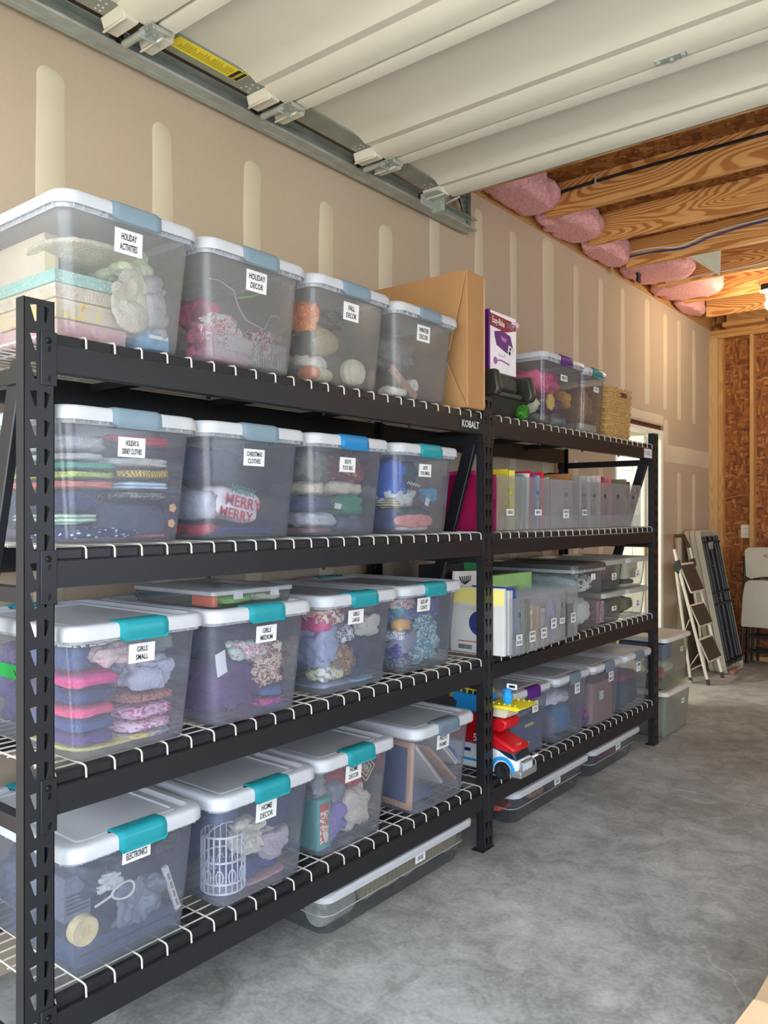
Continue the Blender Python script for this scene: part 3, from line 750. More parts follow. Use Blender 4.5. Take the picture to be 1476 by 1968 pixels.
def tote(key, x, y, z, latch, label, text, sy, sz, sw, sh, rz=0., T=TM, body=None, lidm=None, scale=(1, 1, 1), group=None):
    root = empty('storage_tote', (x, y, z), label, 'storage bin', group, rz=rz)
    root.scale = scale
    b = meshobj('tub', T['tub'], root, m=body)
    meshobj('rim', T['rim'], root); meshobj('rib', T['rib'], root)
    l = meshobj('lid', T['lid'], root, m=lidm)
    meshobj('latch', T['latch'], root, m=latch)
    q = meshobj('latch', T['latch'], root, m=latch, rz=PI); q.location = (-T['D'], 0, 0)
    if text: sticker(root, text, sy, sz, sw, sh, .018*(sz/T['H'])+.0035)
    WL[root.name] = Vector((x, y, z))
    return root
CEN = {'A4': 1.147, 'B4': 1.553, 'C4': 1.967, 'D4': 2.380, 'A3': 1.148, 'B3': 1.550, 'C3': 1.957, 'D3': 2.389,
       'A2': 1.16, 'B2': 1.56, 'C2': 2.018, 'D2': 2.445, 'A1': 1.168, 'B1': 1.592, 'C1': 2.001, 'D1': 2.478}
FRX = {'A4': .624, 'B4': .624, 'C4': .624, 'D4': .624, 'A3': .624, 'B3': .624, 'C3': .624, 'D3': .62,
       'A2': .635, 'B2': .640, 'C2': .615, 'D2': .60, 'A1': .618, 'B1': .628, 'C1': .615, 'D1': .637}
TX = {}
for k, text, sy, sz, sw, sh in [
    ('A4', 'HOLIDAY/ACTIVITIES', -.009, .247, .077, .058), ('B4', 'HOLIDAY/DECOR', .002, .246, .077, .058), ('C4', 'FALL/DECOR', -.002, .241, .075, .057), ('D4', 'WINTER/DECOR', -.014, .241, .078, .057),
    ('A3', 'HOLIDAY &/DISNEY CLOTHES', -.001, .234, .076, .048), ('B3', 'CHRISTMAS/CLOTHES', -.004, .231, .078, .047), ('C3', 'BOYS/TOO BIG', -.009, .230, .076, .047), ('D3', 'BOYS/TOO SMALL', -.007, .230, .075, .046),
    ('A2', 'GIRLS/SMALL', .008, .239, .074, .047), ('B2', 'GIRLS/MEDIUM', .018, .238, .078, .048), ('C2', 'GIRLS/LARGE', -.019, .242, .076, .046), ('D2', 'SIZE UP/COATS', -.045, .246, .079, .050),
    ('A1', 'ELECTRONICS', -.004, .252, .080, .033), ('B1', 'HOME/DECOR', -.003, .238, .079, .055), ('C1', 'HOME/DECOR', -.014, .245, .078, .054), ('D1', 'PHOTO/FRAMES', -.006, .244, .079, .054)]:
    TX[k] = (text, sy, sz, sw, sh)
BIN4 = clear('frosted bin plastic', .20, tint=(240, 241, 242), body=(226, 224, 220), gloss=.05, rough=.25)
LAT = dict(A4=SKYB, B4=SKYB, C4=SKYB, D4=SKYB, A3=SKYB, B3=SKYB, C3=BLUE, D3=TEAL, A2=TEAL, B2=TEAL, C2=TEAL, D2=TEAL, A1=TEAL, B1=TEAL, C1=TEAL, D1=SLATE)
ROOT = {}
for k in CEN:
    text = TX[k][0].replace('/', ' ')
    lab = 'clear latch bin with white lid marked '+text
    if k == 'B1': lab = 'clear bin marked HOME DECOR holding a white openwork basket'
    if k == 'C1': lab = 'clear bin marked HOME DECOR holding a teal biscuit tin'
    if k == 'A1': lab = 'clear latch bin with white lid marked ELECTRONICS'
    ROOT[k] = tote(k, FRX[k], CEN[k], LV[k[1]]+.001, LAT[k], lab, *TX[k], rz=math.radians(random.uniform(-.25, .25)), T=TM2 if k[1] == '4' else TM, body=BIN4 if k[1] == '4' else None, group='clear latch bins on the near shelves')

# ------------------------------------------------------------------ what the totes hold
CONTENTS = """
A4|drape|-0.159,0.032,0.187,0.253|.012,.3|c:196,186,164|cloth_sack|cream cloth sack slumped on the board games|bag
A4|drape|-0.031,0.039,0.009,0.210|.010,.045|c:206,198,180|cloth_sack|cream sack corner hanging down in front of the game boxes|bag
A4|box|-0.154,0.043,0.138,0.167|.065,.28|p:speck:136,186,176:200,206,194:90|board_game|flat teal speckled game box on top of its stack|box
A4|box|-0.151,0.043,0.102,0.135|.065,.28|c:206,192,168|board_game|cream game box second from the top|box
A4|box|-0.148,0.043,0.055,0.099|.065,.28|p:blot:204,186,160:222,192,96:196,156,152:18|board_game|game box spine with yellow letters|box
A4|box|-0.144,0.043,0.009,0.051|.065,.28|p:blot:200,150,156:210,166,164:190,176,172:12|board_game|pink game box at the foot of the stack|box
A4|lump|0.023,0.116,0.202,0.272|.04,.2|c:205,214,180|plastic_bag|pale green bag crammed in the upper corner|bag
A4|lump|0.078,0.151,0.040,0.194|.012,.12|bag:235,235,235|plastic_bag|crinkled white plastic bag|bag
A4|box|0.078,0.142,0.009,0.052|.02,.25|c:110,165,205|folder|blue folder standing behind the white bag|folder
B4|lump|-0.153,-0.058,0.102,0.194|.05,.12|c:224,90,140|ribbon_bundle|hot pink crepe bundle|decoration
B4|lump|-0.150,-0.010,0.066,0.145|.03,.03|p:blot:246,236,236:222,70,110:250,240,240:70|paper_garland|white garland with red hearts|garland
B4|lump|-0.148,-0.078,0.034,0.124|.03,.09|c:226,120,160|comb_bundle|pink plastic forks standing upright|fork
B4|lump|-0.058,0.050,0.044,0.103|.03,.08|c:240,226,220|tissue_paper|crumpled pale tissue paper|paper
B4|lump|0.050,0.138,0.044,0.136|.03,.08|p:blot:180,60,90:236,226,226:200,90,120:60|ribbon_bundle|dark red and white ribbon tangle|ribbon
B4|lump|-0.144,0.030,0.009,0.060|.03,.10|c:232,130,170|tablecloth|folded pink party tablecloth|tablecloth
B4|bar|-0.010,0.095,0.209,0.250|.05,.01|c:170,220,90|straw_strand|bright green plastic strand|strand
C4|lump|-0.158,-0.073,0.158,0.266|.04,.15|p:blot:226,120,70:240,160,80:196,70,40:60|leaf_garland|orange autumn leaf garland|garland
C4|lump|-0.073,0.055,0.201,0.272|.05,.15|p:blot:70,72,70:96,92,84:50,52,52:40|lantern|dark metal lantern lying at the back|lantern
C4|jug|-0.140,0.055,0.102,0.206|.03,.12|c:176,160,120|gourd|large dried tan gourd with a dark mouth|gourd
C4|lump|-0.153,-0.083,0.096,0.192|.04,.12|c:104,98,88|felt_pumpkin|dull brown cloth pumpkin|pumpkin
C4|pumpkin|-0.144,-0.074,0.009,0.064|.02,.08|c:206,110,70|pumpkin|small ribbed orange pumpkin|pumpkin
C4|pumpkin|0.039,0.147,0.009,0.121|.015,.07|c:236,228,205|pumpkin|white ribbed pumpkin|pumpkin
C4|pumpkin|-0.107,-0.002,0.009,0.067|.03,.07|c:196,186,160|pumpkin|beige ribbed cloth pumpkin|pumpkin
C4|lump|-0.148,-0.023,0.053,0.102|.05,.15|c:214,208,196|burlap_cloth|pale folded cloth laid over the pumpkins|cloth
D4|lump|-0.144,-0.047,0.009,0.045|.02,.08|c:240,232,214|snowman_figure|white felt snowman lying on its side|ornament
D4|plank|-0.134,0.018,0.019,0.109|.03,.02|c:190,140,120|wooden_sign|narrow pink-brown wooden sign leaning|sign
D4|lump|-0.157,0.154,0.135,0.249|.10,.2|c:128,124,124|gift_box|grey box of winter things at the back|box
D4|roll|-0.021,0.058,0.040,0.086|.04,.03|c:236,232,224|ribbon_roll|small white ribbon roll|ribbon
D4|lump|-0.140,0.142,0.009,0.018|.03,.2|c:86,86,96|scarf|dark blue-grey scarf flat on the bottom|scarf
D4|lump|0.024,0.146,0.029,0.081|.04,.1|c:110,78,64|pine_cone|brown pine cone cluster|pine cone
A3|fold|-0.161,-0.031,0.221,0.263|.015,.3|c:186,182,178|folded_shirt|light grey tee with a black script word|shirt
A3|fold|-0.028,0.154,0.242,0.272|.015,.3|c:214,62,78|folded_shirt|red tee at the very top|shirt
A3|fold|-0.028,0.154,0.219,0.240|.02,.3|c:52,62,92|folded_shirt|thin navy tee under the red one|shirt
A3|fold|-0.158,-0.036,0.199,0.219|.015,.3|c:200,196,190|folded_shirt|pale grey tee with pink piping|shirt
A3|fold|-0.031,0.154,0.190,0.216|.02,.3|c:226,222,212|folded_shirt|off-white tee above the striped yellow one|shirt
A3|fold|0.004,0.155,0.159,0.188|.012,.3|p:tiger:240,200,70:50,40,36:70|folded_shirt|yellow tee with black tiger stripes|shirt
A3|fold|-0.156,-0.002,0.178,0.198|.015,.3|c:70,168,140|folded_shirt|teal green tee|shirt
A3|fold|-0.155,-0.010,0.156,0.175|.012,.3|p:speck:190,206,90:80,150,80:120|folded_shirt|lime green dotted tee|shirt
A3|fold|-0.153,-0.005,0.131,0.153|.015,.3|c:226,124,108|folded_shirt|coral tee|shirt
A3|fold|0.001,0.153,0.131,0.156|.015,.3|p:stripe:226,230,236:130,170,200:60|folded_shirt|white and pale blue striped top|shirt
A3|fold|0.004,0.151,0.106,0.129|.015,.3|p:blot:150,146,140:74,74,76:110,108,104:90|folded_shirt|grey leopard print leggings|leggings
A3|fold|-0.150,-0.053,0.077,0.128|.015,.3|c:46,58,96|folded_shirt|navy sweater with a red patch|sweater
A3|fold|-0.048,0.147,0.017,0.103|.010,.3|c:78,84,106|folded_sweater|thick charcoal sweater with small heart tags|sweater
A3|fold|-0.147,-0.053,0.045,0.074|.015,.3|p:stripe:226,222,190:80,160,130:50|folded_shirt|cream and green striped tee|shirt
A3|fold|-0.144,0.077,0.009,0.042|.015,.3|p:speck:38,52,100:240,240,240:60|folded_pyjamas|navy pyjamas with white stars|pyjamas
A3|fold|0.080,0.142,0.009,0.021|.015,.3|c:214,120,120|folded_shirt|coral strip of cloth at the bottom|shirt
B3|lump|-0.159,0.159,0.164,0.272|.16,.25|c:58,66,92|folded_blanket|dark slate blanket at the back|blanket
B3|tee|-0.150,0.120,0.043,0.159|.012,.12|c:238,230,228|folded_tee|white tee reading MERRY three times|shirt
B3|fold|-0.149,-0.079,0.051,0.138|.02,.2|c:196,194,200|folded_tee|grey marl sleeve folded beside the white tee|shirt
B3|fold|-0.120,0.143,0.009,0.039|.02,.3|c:52,62,116|folded_pyjamas|navy pyjamas lying flat|pyjamas
B3|fold|-0.144,-0.074,0.009,0.047|.02,.3|p:blot:196,44,60:150,30,50:60,50,110:30|folded_pyjamas|red plaid pyjamas|pyjamas
C3|lump|-0.159,-0.025,0.175,0.267|.02,.2|c:112,112,96|hoodie|olive grey hoodie|hoodie
C3|lump|-0.023,0.159,0.181,0.272|.02,.2|p:blot:112,56,64:124,60,66:176,130,90:26|shirt|maroon shirt with a gold print|shirt
C3|lump|-0.154,-0.063,0.130,0.174|.015,.2|c:206,192,160|shirt|cream cotton shirt|shirt
C3|lump|-0.023,0.154,0.134,0.177|.015,.2|c:226,212,186|shirt|pale cream fleece|fleece
C3|fold|-0.150,0.000,0.077,0.129|.02,.3|c:46,60,98|jeans|dark blue folded jeans|jeans
C3|lump|0.008,0.150,0.069,0.138|.02,.2|c:66,142,104|shirt|kelly green shirt|shirt
C3|lump|-0.146,-0.008,0.030,0.077|.012,.15|c:184,184,186|hoodie|light grey hoodie with a cord|hoodie
C3|fold|-0.143,-0.013,0.009,0.028|.015,.3|c:128,84,80|trousers|brown folded trousers|trousers
C3|lump|-0.003,0.145,0.009,0.069|.015,.15|bag:110,130,170|plastic_bag|clear bag with navy clothes inside|bag
D3|lump|-0.158,-0.047,0.132,0.272|.015,.2|c:44,100,190|shirt|bright blue shirt with a white zigzag|shirt
D3|lump|-0.047,0.160,0.175,0.272|.1,.2|c:70,84,96|shirt|dark grey shirt at the back|shirt
D3|lump|-0.152,0.011,0.096,0.165|.02,.12|c:218,220,212|sock_bundle|white knitted bundle|bundle
D3|lump|-0.122,0.147,0.034,0.095|.03,.2|c:56,90,88|trousers|dark green trousers|trousers
D3|lump|0.071,0.153,0.115,0.170|.02,.06|c:110,170,200|sock|pale blue knotted sock|sock
D3|fold|-0.145,-0.075,0.009,0.090|.02,.3|c:34,52,104|jeans|navy jeans in the corner|jeans
D3|lump|-0.109,0.092,0.023,0.072|.008,.05|c:236,156,146|shirt|salmon pink shirt|shirt
D3|lump|-0.078,0.078,0.009,0.026|.015,.1|c:214,208,194|shirt|cream shirt crumpled on the bottom|shirt
D3|lump|-0.151,-0.081,0.094,0.131|.02,.1|p:stripe:214,206,150:90,100,90:60|scarf|yellow and grey striped scarf|scarf
A2|lump|-0.163,-0.040,0.263,0.272|.02,.2|p:blot:240,238,234:60,60,62:240,236,232:70|blouse|white blouse with black leaves|blouse
A2|lump|-0.079,0.056,0.204,0.258|.012,.12|c:236,206,196|blouse|pale pink ruffled blouse|blouse
A2|lump|0.056,0.145,0.214,0.267|.03,.2|c:140,156,146|shirt|sage green shirt|shirt
A2|lump|0.019,0.155,0.123,0.211|.012,.16|c:196,198,214|hoodie|light grey crumpled hoodie|hoodie
A2|fold|-0.008,0.151,0.097,0.126|.015,.28|p:blot:196,124,110:120,60,60:206,140,124:110|leggings|pink leopard print leggings|leggings
A2|fold|-0.011,0.148,0.055,0.095|.015,.28|p:tie:206,60,140:240,214,230:170,40,120:16|shirt|magenta tie-dye shirt|shirt
A2|fold|-0.014,0.145,0.027,0.053|.015,.28|p:blot:240,214,226:214,120,170:246,236,236:30|shirt|white top with pink blots|shirt
A2|fold|-0.017,0.142,0.009,0.025|.015,.28|p:tie:240,214,90:120,130,190:236,236,230:18|shirt|yellow and blue tie-dye shirt|shirt
A2|fold|-0.160,-0.085,0.201,0.262|.03,.28|c:70,88,130|jeans|slate blue jeans on top of the left pile|jeans
A2|fold|-0.156,-0.014,0.162,0.194|.012,.28|c:236,72,140|leggings|bright pink leggings higher of two|leggings
A2|fold|-0.153,-0.017,0.120,0.159|.02,.28|c:54,66,112|leggings|navy leggings between the pink pairs|leggings
A2|fold|-0.150,-0.022,0.090,0.117|.012,.28|c:238,84,128|leggings|bright pink leggings lower of two|leggings
A2|fold|-0.147,-0.022,0.053,0.088|.02,.28|c:64,88,140|jeans|blue denim jeans low in the pile|jeans
A2|fold|-0.145,-0.025,0.022,0.051|.02,.28|c:96,70,128|leggings|plum purple leggings|leggings
A2|fold|-0.142,0.116,0.009,0.021|.02,.28|c:232,214,130|shirt|pale yellow shirt lying on the bottom|shirt
B2|lump|-0.158,0.158,0.153,0.257|.14,.25|c:54,66,90|folded_blanket|dark slate fleece at the back|blanket
B2|lump|-0.148,0.047,0.009,0.151|.015,.25|c:94,56,110|sweater|large plum purple sweater|sweater
B2|lump|-0.071,0.047,0.165,0.218|.012,.06|p:blot:196,220,206:226,120,140:236,236,226:50|dress|mint dress with pink flowers|dress
B2|lump|0.031,0.152,0.077,0.196|.012,.12|p:blot:226,210,186:150,80,80:236,222,196:60|dress|cream dress with small brown flowers|dress
B2|fold|0.051,0.146,0.036,0.070|.02,.2|c:90,122,170|shorts|light denim shorts|shorts
B2|fold|0.047,0.143,0.009,0.033|.02,.25|p:blot:214,80,140:150,60,130:236,120,170:40|leggings|pink and purple print leggings|leggings
B2|fold|0.051,0.141,0.009,0.021|.02,.25|c:120,84,170|leggings|violet leggings on the bottom|leggings
C2|lump|-0.163,-0.093,0.251,0.272|.02,.15|c:226,180,140|shirt|peach shirt poking out at the corner|shirt
C2|lump|-0.159,-0.089,0.199,0.255|.015,.15|c:222,60,130|shirt|hot pink shirt|shirt
C2|lump|-0.153,-0.043,0.078,0.220|.012,.16|c:156,164,190|hoodie|large grey-blue hoodie|hoodie
C2|lump|-0.148,-0.027,0.221,0.272|.015,.1|p:blot:236,222,210:190,60,60:110,120,90:60|blouse|cream blouse with red flowers|blouse
C2|lump|-0.033,0.031,0.146,0.212|.02,.1|p:blot:240,240,240:40,40,50:236,236,236:90|scarf|black and white print scarf|scarf
C2|lump|-0.069,0.031,0.046,0.140|.012,.08|p:blot:150,116,80:90,70,50:196,160,110:60|sandal|brown braided sandals|sandal
C2|lump|0.036,0.148,0.021,0.166|.02,.2|c:56,68,92|jacket|navy jacket|jacket
C2|lump|0.031,0.151,0.163,0.230|.008,.04|c:222,214,196|tote_bag|small cream printed pouch|pouch
C2|lump|0.004,0.148,0.235,0.272|.03,.15|c:146,116,124|shirt|mauve shirt|shirt
C2|lump|-0.146,-0.022,0.034,0.081|.01,.1|p:tie:120,140,210:236,226,110:226,220,226:22|dress|blue and yellow patterned dress|dress
C2|lump|-0.143,0.020,0.009,0.028|.015,.2|c:150,158,182|shirt|grey-blue shirt along the bottom|shirt
C2|lump|0.026,0.137,0.009,0.021|.015,.15|c:150,190,224|shirt|light blue shirt at the bottom|shirt
D2|lump|-0.160,-0.090,0.204,0.266|.02,.1|c:60,140,150|shirt|teal shirt|shirt
D2|lump|-0.159,-0.032,0.225,0.272|.02,.1|p:blot:214,150,140:236,220,210:150,120,120:60|blouse|dusty pink patterned blouse|blouse
D2|lump|-0.158,-0.012,0.169,0.243|.03,.15|p:blot:80,100,160:120,160,190:60,74,120:90|dress|blue sequinned dress|dress
D2|lump|-0.012,0.134,0.182,0.269|.02,.15|p:tie:96,90,150:70,80,130:120,110,160:16|shirt|violet blue shirt|shirt
D2|lump|-0.155,-0.084,0.152,0.193|.01,.05|c:232,172,90|scarf|mustard yellow scarf|scarf
D2|lump|-0.152,-0.082,0.110,0.154|.02,.1|p:blot:232,232,236:120,120,140:240,240,240:80|shirt|white speckled shirt|shirt
D2|lump|-0.150,-0.018,0.063,0.153|.015,.15|c:146,148,166|shirt|plain grey shirt|shirt
D2|lump|-0.025,0.127,0.009,0.191|.010,.12|p:blot:90,150,160:200,220,214:50,80,100:46|dress|dress with big teal leaves|dress
D2|lump|-0.148,-0.078,0.041,0.106|.02,.1|p:speck:60,50,120:150,140,214:120|costume|deep violet sparkly costume|costume
D2|lump|-0.145,-0.032,0.009,0.060|.015,.1|p:speck:70,84,100:220,230,230:200|costume|silver glitter costume|costume
A1|lump|0.079,0.159,0.199,0.250|.01,.06|k:40,44,54|camera|black camcorder under the lid|camera
A1|lump|-0.117,0.079,0.135,0.257|.03,.2|k:40,48,66|cable_bundle|tangle of black cables|cable
A1|ring|-0.056,0.014,0.133,0.181|.012,.01|c:232,228,214|charging_cable|coiled white charging cable|cable
A1|lump|-0.080,-0.010,0.151,0.205|.02,.04|c:214,214,210|charger|white wall charger|charger
A1|lump|-0.027,0.114,0.045,0.157|.01,.04|bag:170,180,200|plastic_bag|clear plastic bag of small parts|bag
A1|plank|0.108,0.150,0.045,0.169|.012,.015|c:226,222,218|remote_control|long white remote controls|remote
A1|roll|-0.149,-0.079,0.038,0.139|.02,.03|c:232,206,150|disc_spindle|round cream disc case|case
A1|box|-0.143,0.143,0.009,0.060|.02,.3|c:70,80,108|laptop_case|dark slate laptop case along the bottom|case
A1|box|-0.155,-0.085,0.112,0.220|.05,.2|c:104,112,128|router_box|grey box standing in the corner|box
B1|lattice|-0.150,-0.061,0.017,0.198|.012,.12|c:226,226,232|lattice_basket|round white openwork basket|basket
B1|roll|0.001,0.150,0.158,0.257|.02,.02|c:52,62,104|dinner_plate|dark blue round plate|plate
B1|lump|-0.061,0.036,0.106,0.203|.012,.08|c:222,212,190|silk_flower|cream silk flowers in the middle|flower
B1|lump|-0.162,-0.053,0.214,0.272|.03,.15|c:74,86,120|vase|slate blue vase|vase
B1|lump|0.036,0.150,0.062,0.140|.02,.1|c:206,192,196|wreath|pale wreath|wreath
B1|lump|-0.049,0.134,0.019,0.080|.03,.2|c:60,70,130|candle_holder|indigo candle holders|candle holder
B1|lump|-0.037,0.142,0.009,0.021|.02,.2|c:214,160,160|wreath|peach straw wreath on the bottom|wreath
C1|box|-0.149,-0.087,0.017,0.176|.01,.20|c:70,150,140|biscuit_tin|teal biscuit tin with picture panels|tin
C1|lump|-0.159,-0.077,0.178,0.272|.02,.15|bag:190,188,176|plastic_bag|silvery plastic bag above the tin|bag
C1|lump|-0.164,-0.036,0.264,0.276|.05,.15|c:74,78,104|candle|dark candle bundle|candle
C1|diamond|0.021,0.137,0.188,0.272|.008,.01|c:226,200,150|hanging_ornament|gold-edged diamond ornament|ornament
C1|lump|-0.036,0.154,0.164,0.272|.04,.12|c:196,60,74|ribbon|red cloth ribbon|ribbon
C1|lump|0.021,0.148,0.009,0.151|.012,.12|c:232,218,196|silk_flower|bunch of cream cloth flowers|flower
C1|lump|-0.082,0.021,0.018,0.119|.02,.12|c:150,130,196|tissue_paper|lilac tissue paper|paper
C1|lump|-0.077,0.021,0.125,0.200|.03,.12|bag:196,200,220|plastic_bag|clear bag of trinkets|bag
"""
WHERE = {k: ' in the '+TX[k][0].replace('/', ' ')+' bin' for k in CEN}
WHERE['B1'] = ' in the bin with the openwork basket'; WHERE['C1'] = ' in the bin with the teal tin'
def rolled(name, m, c, r, ln, ax, parent=None, **kw):
    mb = MB(); mb.lathe(c, [(r*.3, 0), (r*.34, ln*.02), (r*.9, 0), (r, ln*.08), (r, ln*.92), (r*.9, ln), (.001, ln)] if ax != 'x' else [(r*.22, 0), (r*.28, -ln*.2), (r*.9, -ln*.06), (r, 0), (r, ln)], 28, ax=ax)
    return mb.build(name, m, parent, smooth=40, **kw)
def pumpkin(box, m, **kw):
    x0, x1, y0, y1, z0, z1 = box; c = Vector(((x0+x1)/2, (y0+y1)/2, (z0+z1)/2)); h = Vector(((x1-x0)/2, (y1-y0)/2, (z1-z0)/2)); mb = MB(); rings = []
    for i in range(13):
        a = -PI/2+PI*i/12; rr = max(math.cos(a), .05); zz = math.sin(a)*(1-.25*(1-rr)**3)
        rings.append([c+Vector((h.x*rr*math.cos(b)*q, h.y*rr*math.sin(b)*q, h.z*zz*.88)) for b in [2*PI*j/48 for j in range(48)] for q in (.90+.10*abs(math.cos(b*4.5)),)])
    mb.loft(rings); o = mb.build('pumpkin', m, None, smooth=60, **kw)
    s = MB(); s.tube([c+Vector((0, 0, h.z*.72)), c+Vector((0, .002, h.z*.9)), c+Vector((-.004, h.y*.12, h.z*.99))], h.z*.12, 6); s.build('stem', mat('dry stem', (140, 116, 70), .8), o, smooth=60)
    return o
for ln in CONTENTS.strip().splitlines():
    b, kind, bx, dp, ms, nm, lab, cat = ln.split('|')
    y0, y1, z0, z1 = map(float, bx.split(',')); s_, d_ = map(float, dp.split(','))
    zb = LV[b[1]]+.0015; cy = CEN[b]; fx_ = FRX[b]
    zc = (z0+z1)/2; xf = fx_-.009-s_+.014*z0/.28
    B = (xf-d_, xf, cy+y0, cy+y1, zb+z0, zb+z1)
    mt = clothm(ms); kw = dict(label=lab+WHERE[b], cat=cat)
    hy, hz = (y1-y0)/2, (z1-z0)/2
    if kind == 'lump':
        g_ = .2; lm = .143+.02*zc/.28; B = (B[0], B[1], max(B[2]-hy*g_, cy-lm), min(B[3]+hy*g_, cy+lm), max(zb+.008, B[4]-hz*g_), min(B[5]+hz*g_, zb+.276)); zc += zb; soft(nm, mt, B, e=3.6, wr=.014 if hz > .02 else .006, fq=17, sub=5 if b[0] in 'AB' else 4, **kw); continue
    yc, zc = cy+(y0+y1)/2, zb+zc
    if kind == 'drape': soft(nm, mt, (B[0], B[1], B[2], B[3]+.07, B[4]+.03, B[5]+.01), e=2.2, wr=.02, fq=8, **kw)
    elif kind == 'fold': soft(nm, mt, B, e=5.5, wr=.004, fq=18, layers=max(2, round((z1-z0)/.012)), sub=4 if hy > .08 else 3, **kw)
    elif kind == 'box':
        mb = MB(); mb.box(*B); o = mb.build(nm, mt, None, bevel=.002, **kw)
        if nm == 'biscuit_tin':
            q = MB(); q.box(B[1], B[1]+.0012, B[2]+.012, B[3]-.012, B[4]+.02, B[5]-.03); q.build('picture_panel', clothm('p:blot:226,206,180:190,90,70:236,226,206:40'), o, label='printed biscuit picture panel')
            q = MB(); q.box(B[1], B[1]+.0016, B[2]+.012, B[3]-.012, B[5]-.038, B[5]-.014); q.build('title_band', mat('red title', (190, 60, 50), .5), o)
            q = MB(); q.box(B[0]-.002, B[1]+.002, B[2]-.002, B[3]+.002, B[5]-.006, B[5]+.002); q.build('lid', mt, o, bevel=.002)
        elif nm == 'board_game':
            q = MB(); q.box(B[0]-.001, B[1]+.001, B[2]-.001, B[3]+.001, B[5]-.012, B[5]+.0005); q.build('lid', mt, o, bevel=.001)
        elif nm == 'folder':
            q = MB(); q.box(B[1], B[1]+.001, B[2]+.004, B[3]-.004, B[5]-.015, B[5]-.006); q.build('spine_tab', STICK, o)
        elif nm == 'laptop_case':
            q = MB(); q.box(B[1], B[1]+.002, B[2]+.01, B[3]-.01, zc-.002, zc+.002); q.build('zip', NAVY, o)
        else:
            q = MB()
            for k in range(5): q.box(B[1], B[1]+.001, B[2]+.006, B[3]-.006, B[4]+.02+k*.01, B[4]+.024+k*.01)
            q.build('vent_slot', NAVY, o)
    elif kind == 'roll':
        R_ = min(hy, hz)
        mb = MB(); mb.lathe((xf-d_, yc, zc), [(R_*.9, 0), (R_, .002), (R_, d_-.003), (R_*.95, d_), (R_*.7, d_-.003 if nm != 'ribbon_roll' else d_), (R_*.3, d_-.003), (R_*.26, d_-.006 if nm != 'ribbon_roll' else d_-.02), (.001, d_-.006 if nm != 'ribbon_roll' else d_-.02)], 32, ax='x')
        mb.build(nm, mt, None, smooth=40, **kw)
    elif kind == 'ring':
        mb = MB(); mb.tube([(xf, yc+hy*.9*math.cos(a), zc+hz*.8*math.sin(a)+hz*.1*math.sin(2*a)) for a in [2*PI*k/32 for k in range(66)]], .003, 6)
        mb.tube([(xf, yc-hy*.8, zc), (xf, yc-hy*1.6, zc-hz*.3), (xf, yc-hy*2.2, zc-hz*.5)], .003, 6); mb.build(nm, mt, None, smooth=60, **kw)
    elif kind == 'pumpkin': pumpkin(B, mt, **kw)
    elif kind == 'jug':
        mb = MB(); R_ = hz*.92
        mb.lathe((xf-.06, cy+y0+.005, zc), [(R_*.55, .0), (R_*.72, .004), (R_*.74, .03), (R_*.98, .08), (R_*.95, .12), (R_*.6, .165), (.004, .18)], 28, ax='y'); o = mb.build(nm, mt, None, smooth=60, **kw)
        q = MB(); q.lathe((xf-.06, cy+y0+.0045, zc), [(R_*.5, 0), (R_*.5, -.001)], 28, ax='y'); q.build('mouth', mat('dark hollow', (60, 54, 48), .8), o)
    elif kind == 'plank':
        w_ = .028; s = 1 if nm == 'wooden_sign' else .6
        a, b2 = Vector((xf, cy+y0, zb+z1)), Vector((xf, cy+y1, zb+z0)); d = (b2-a).normalized(); n = d.cross(Vector((1, 0, 0)))*w_*s*.5; t = Vector((-.012, 0, 0))
        o = MB().hexa([a-n+t, a-n, b2-n, b2-n+t], [a+n+t, a+n, b2+n, b2+n+t]).build(nm, mt, None, bevel=.002, **kw)
        q = MB(); e_ = d*.02; u = Vector((.0008, 0, 0))
        for k in range(4):
            p0 = a+(b2-a)*(.15+.2*k); q.hexa([p0-n*.4, p0-n*.4+u, p0-n*.4+u+e_, p0-n*.4+e_], [p0+n*.4, p0+n*.4+u, p0+n*.4+u+e_, p0+n*.4+e_])
        q.build('button' if nm != 'wooden_sign' else 'carved_band', mat('worn grey paint', (150, 132, 122), .7), o)
    elif kind == 'bar':
        MB().tube([(xf, cy+y0, zb+z0), (xf, cy+(y0+y1)/2, zb+(z0+z1)/2-.006), (xf, cy+y1, zb+z1)], .003, 6).build(nm, mt, None, smooth=60, **kw)
    elif kind == 'diamond':
        mb = MB(); h = min(hy, hz)*1.05
        for sc_, q in ((1, 0), (.62, 0)):
            P = [Vector((xf, yc+h*sc_*math.cos(a), zc+h*sc_*math.sin(a))) for a in (0, PI/2, PI, 3*PI/2)]
            for i in range(4): mb.tube([P[i], P[(i+1) % 4]], .0022, 6)
        o = mb.build(nm, mt, None, smooth=60, **kw)
        MB().lathe((xf-.002, yc, zc), [(h*.3, 0), (h*.32, .002), (.001, .004)], 12, ax='x').build('medallion', clothm('p:blot:120,170,160:226,200,150:180,70,80:80'), o)
    elif kind == 'tee':
        th = math.radians(-11); o = soft(nm, mt, (B[0], B[1], yc-.092, yc+.085, zc-.052, zc+.046), e=4, wr=.004, fq=12, layers=0, **kw)
        o.matrix_world = Matrix.Translation((xf, yc, zc)) @ Matrix.Rotation(th, 4, 'X') @ Matrix.Translation((-xf, -yc, -zc))
        o.parent = None
        RED = mat('red print', (196, 40, 56), .7); GRN = mat('green print', (30, 130, 96), .7)
        WL[o.name] = Vector((0, 0, 0))
        for tt, dz, dy, mm, sz in (('MERRY', .034, -.005, GRN, .032), ('MERRY', 0, .0, RED, .046), ('MERRY', -.038, -.02, RED, .042)):
            lettering(tt, o, face_x(xf+.0015, yc+dy, zc+dz), sz, mm, .95)
    elif kind == 'lattice':
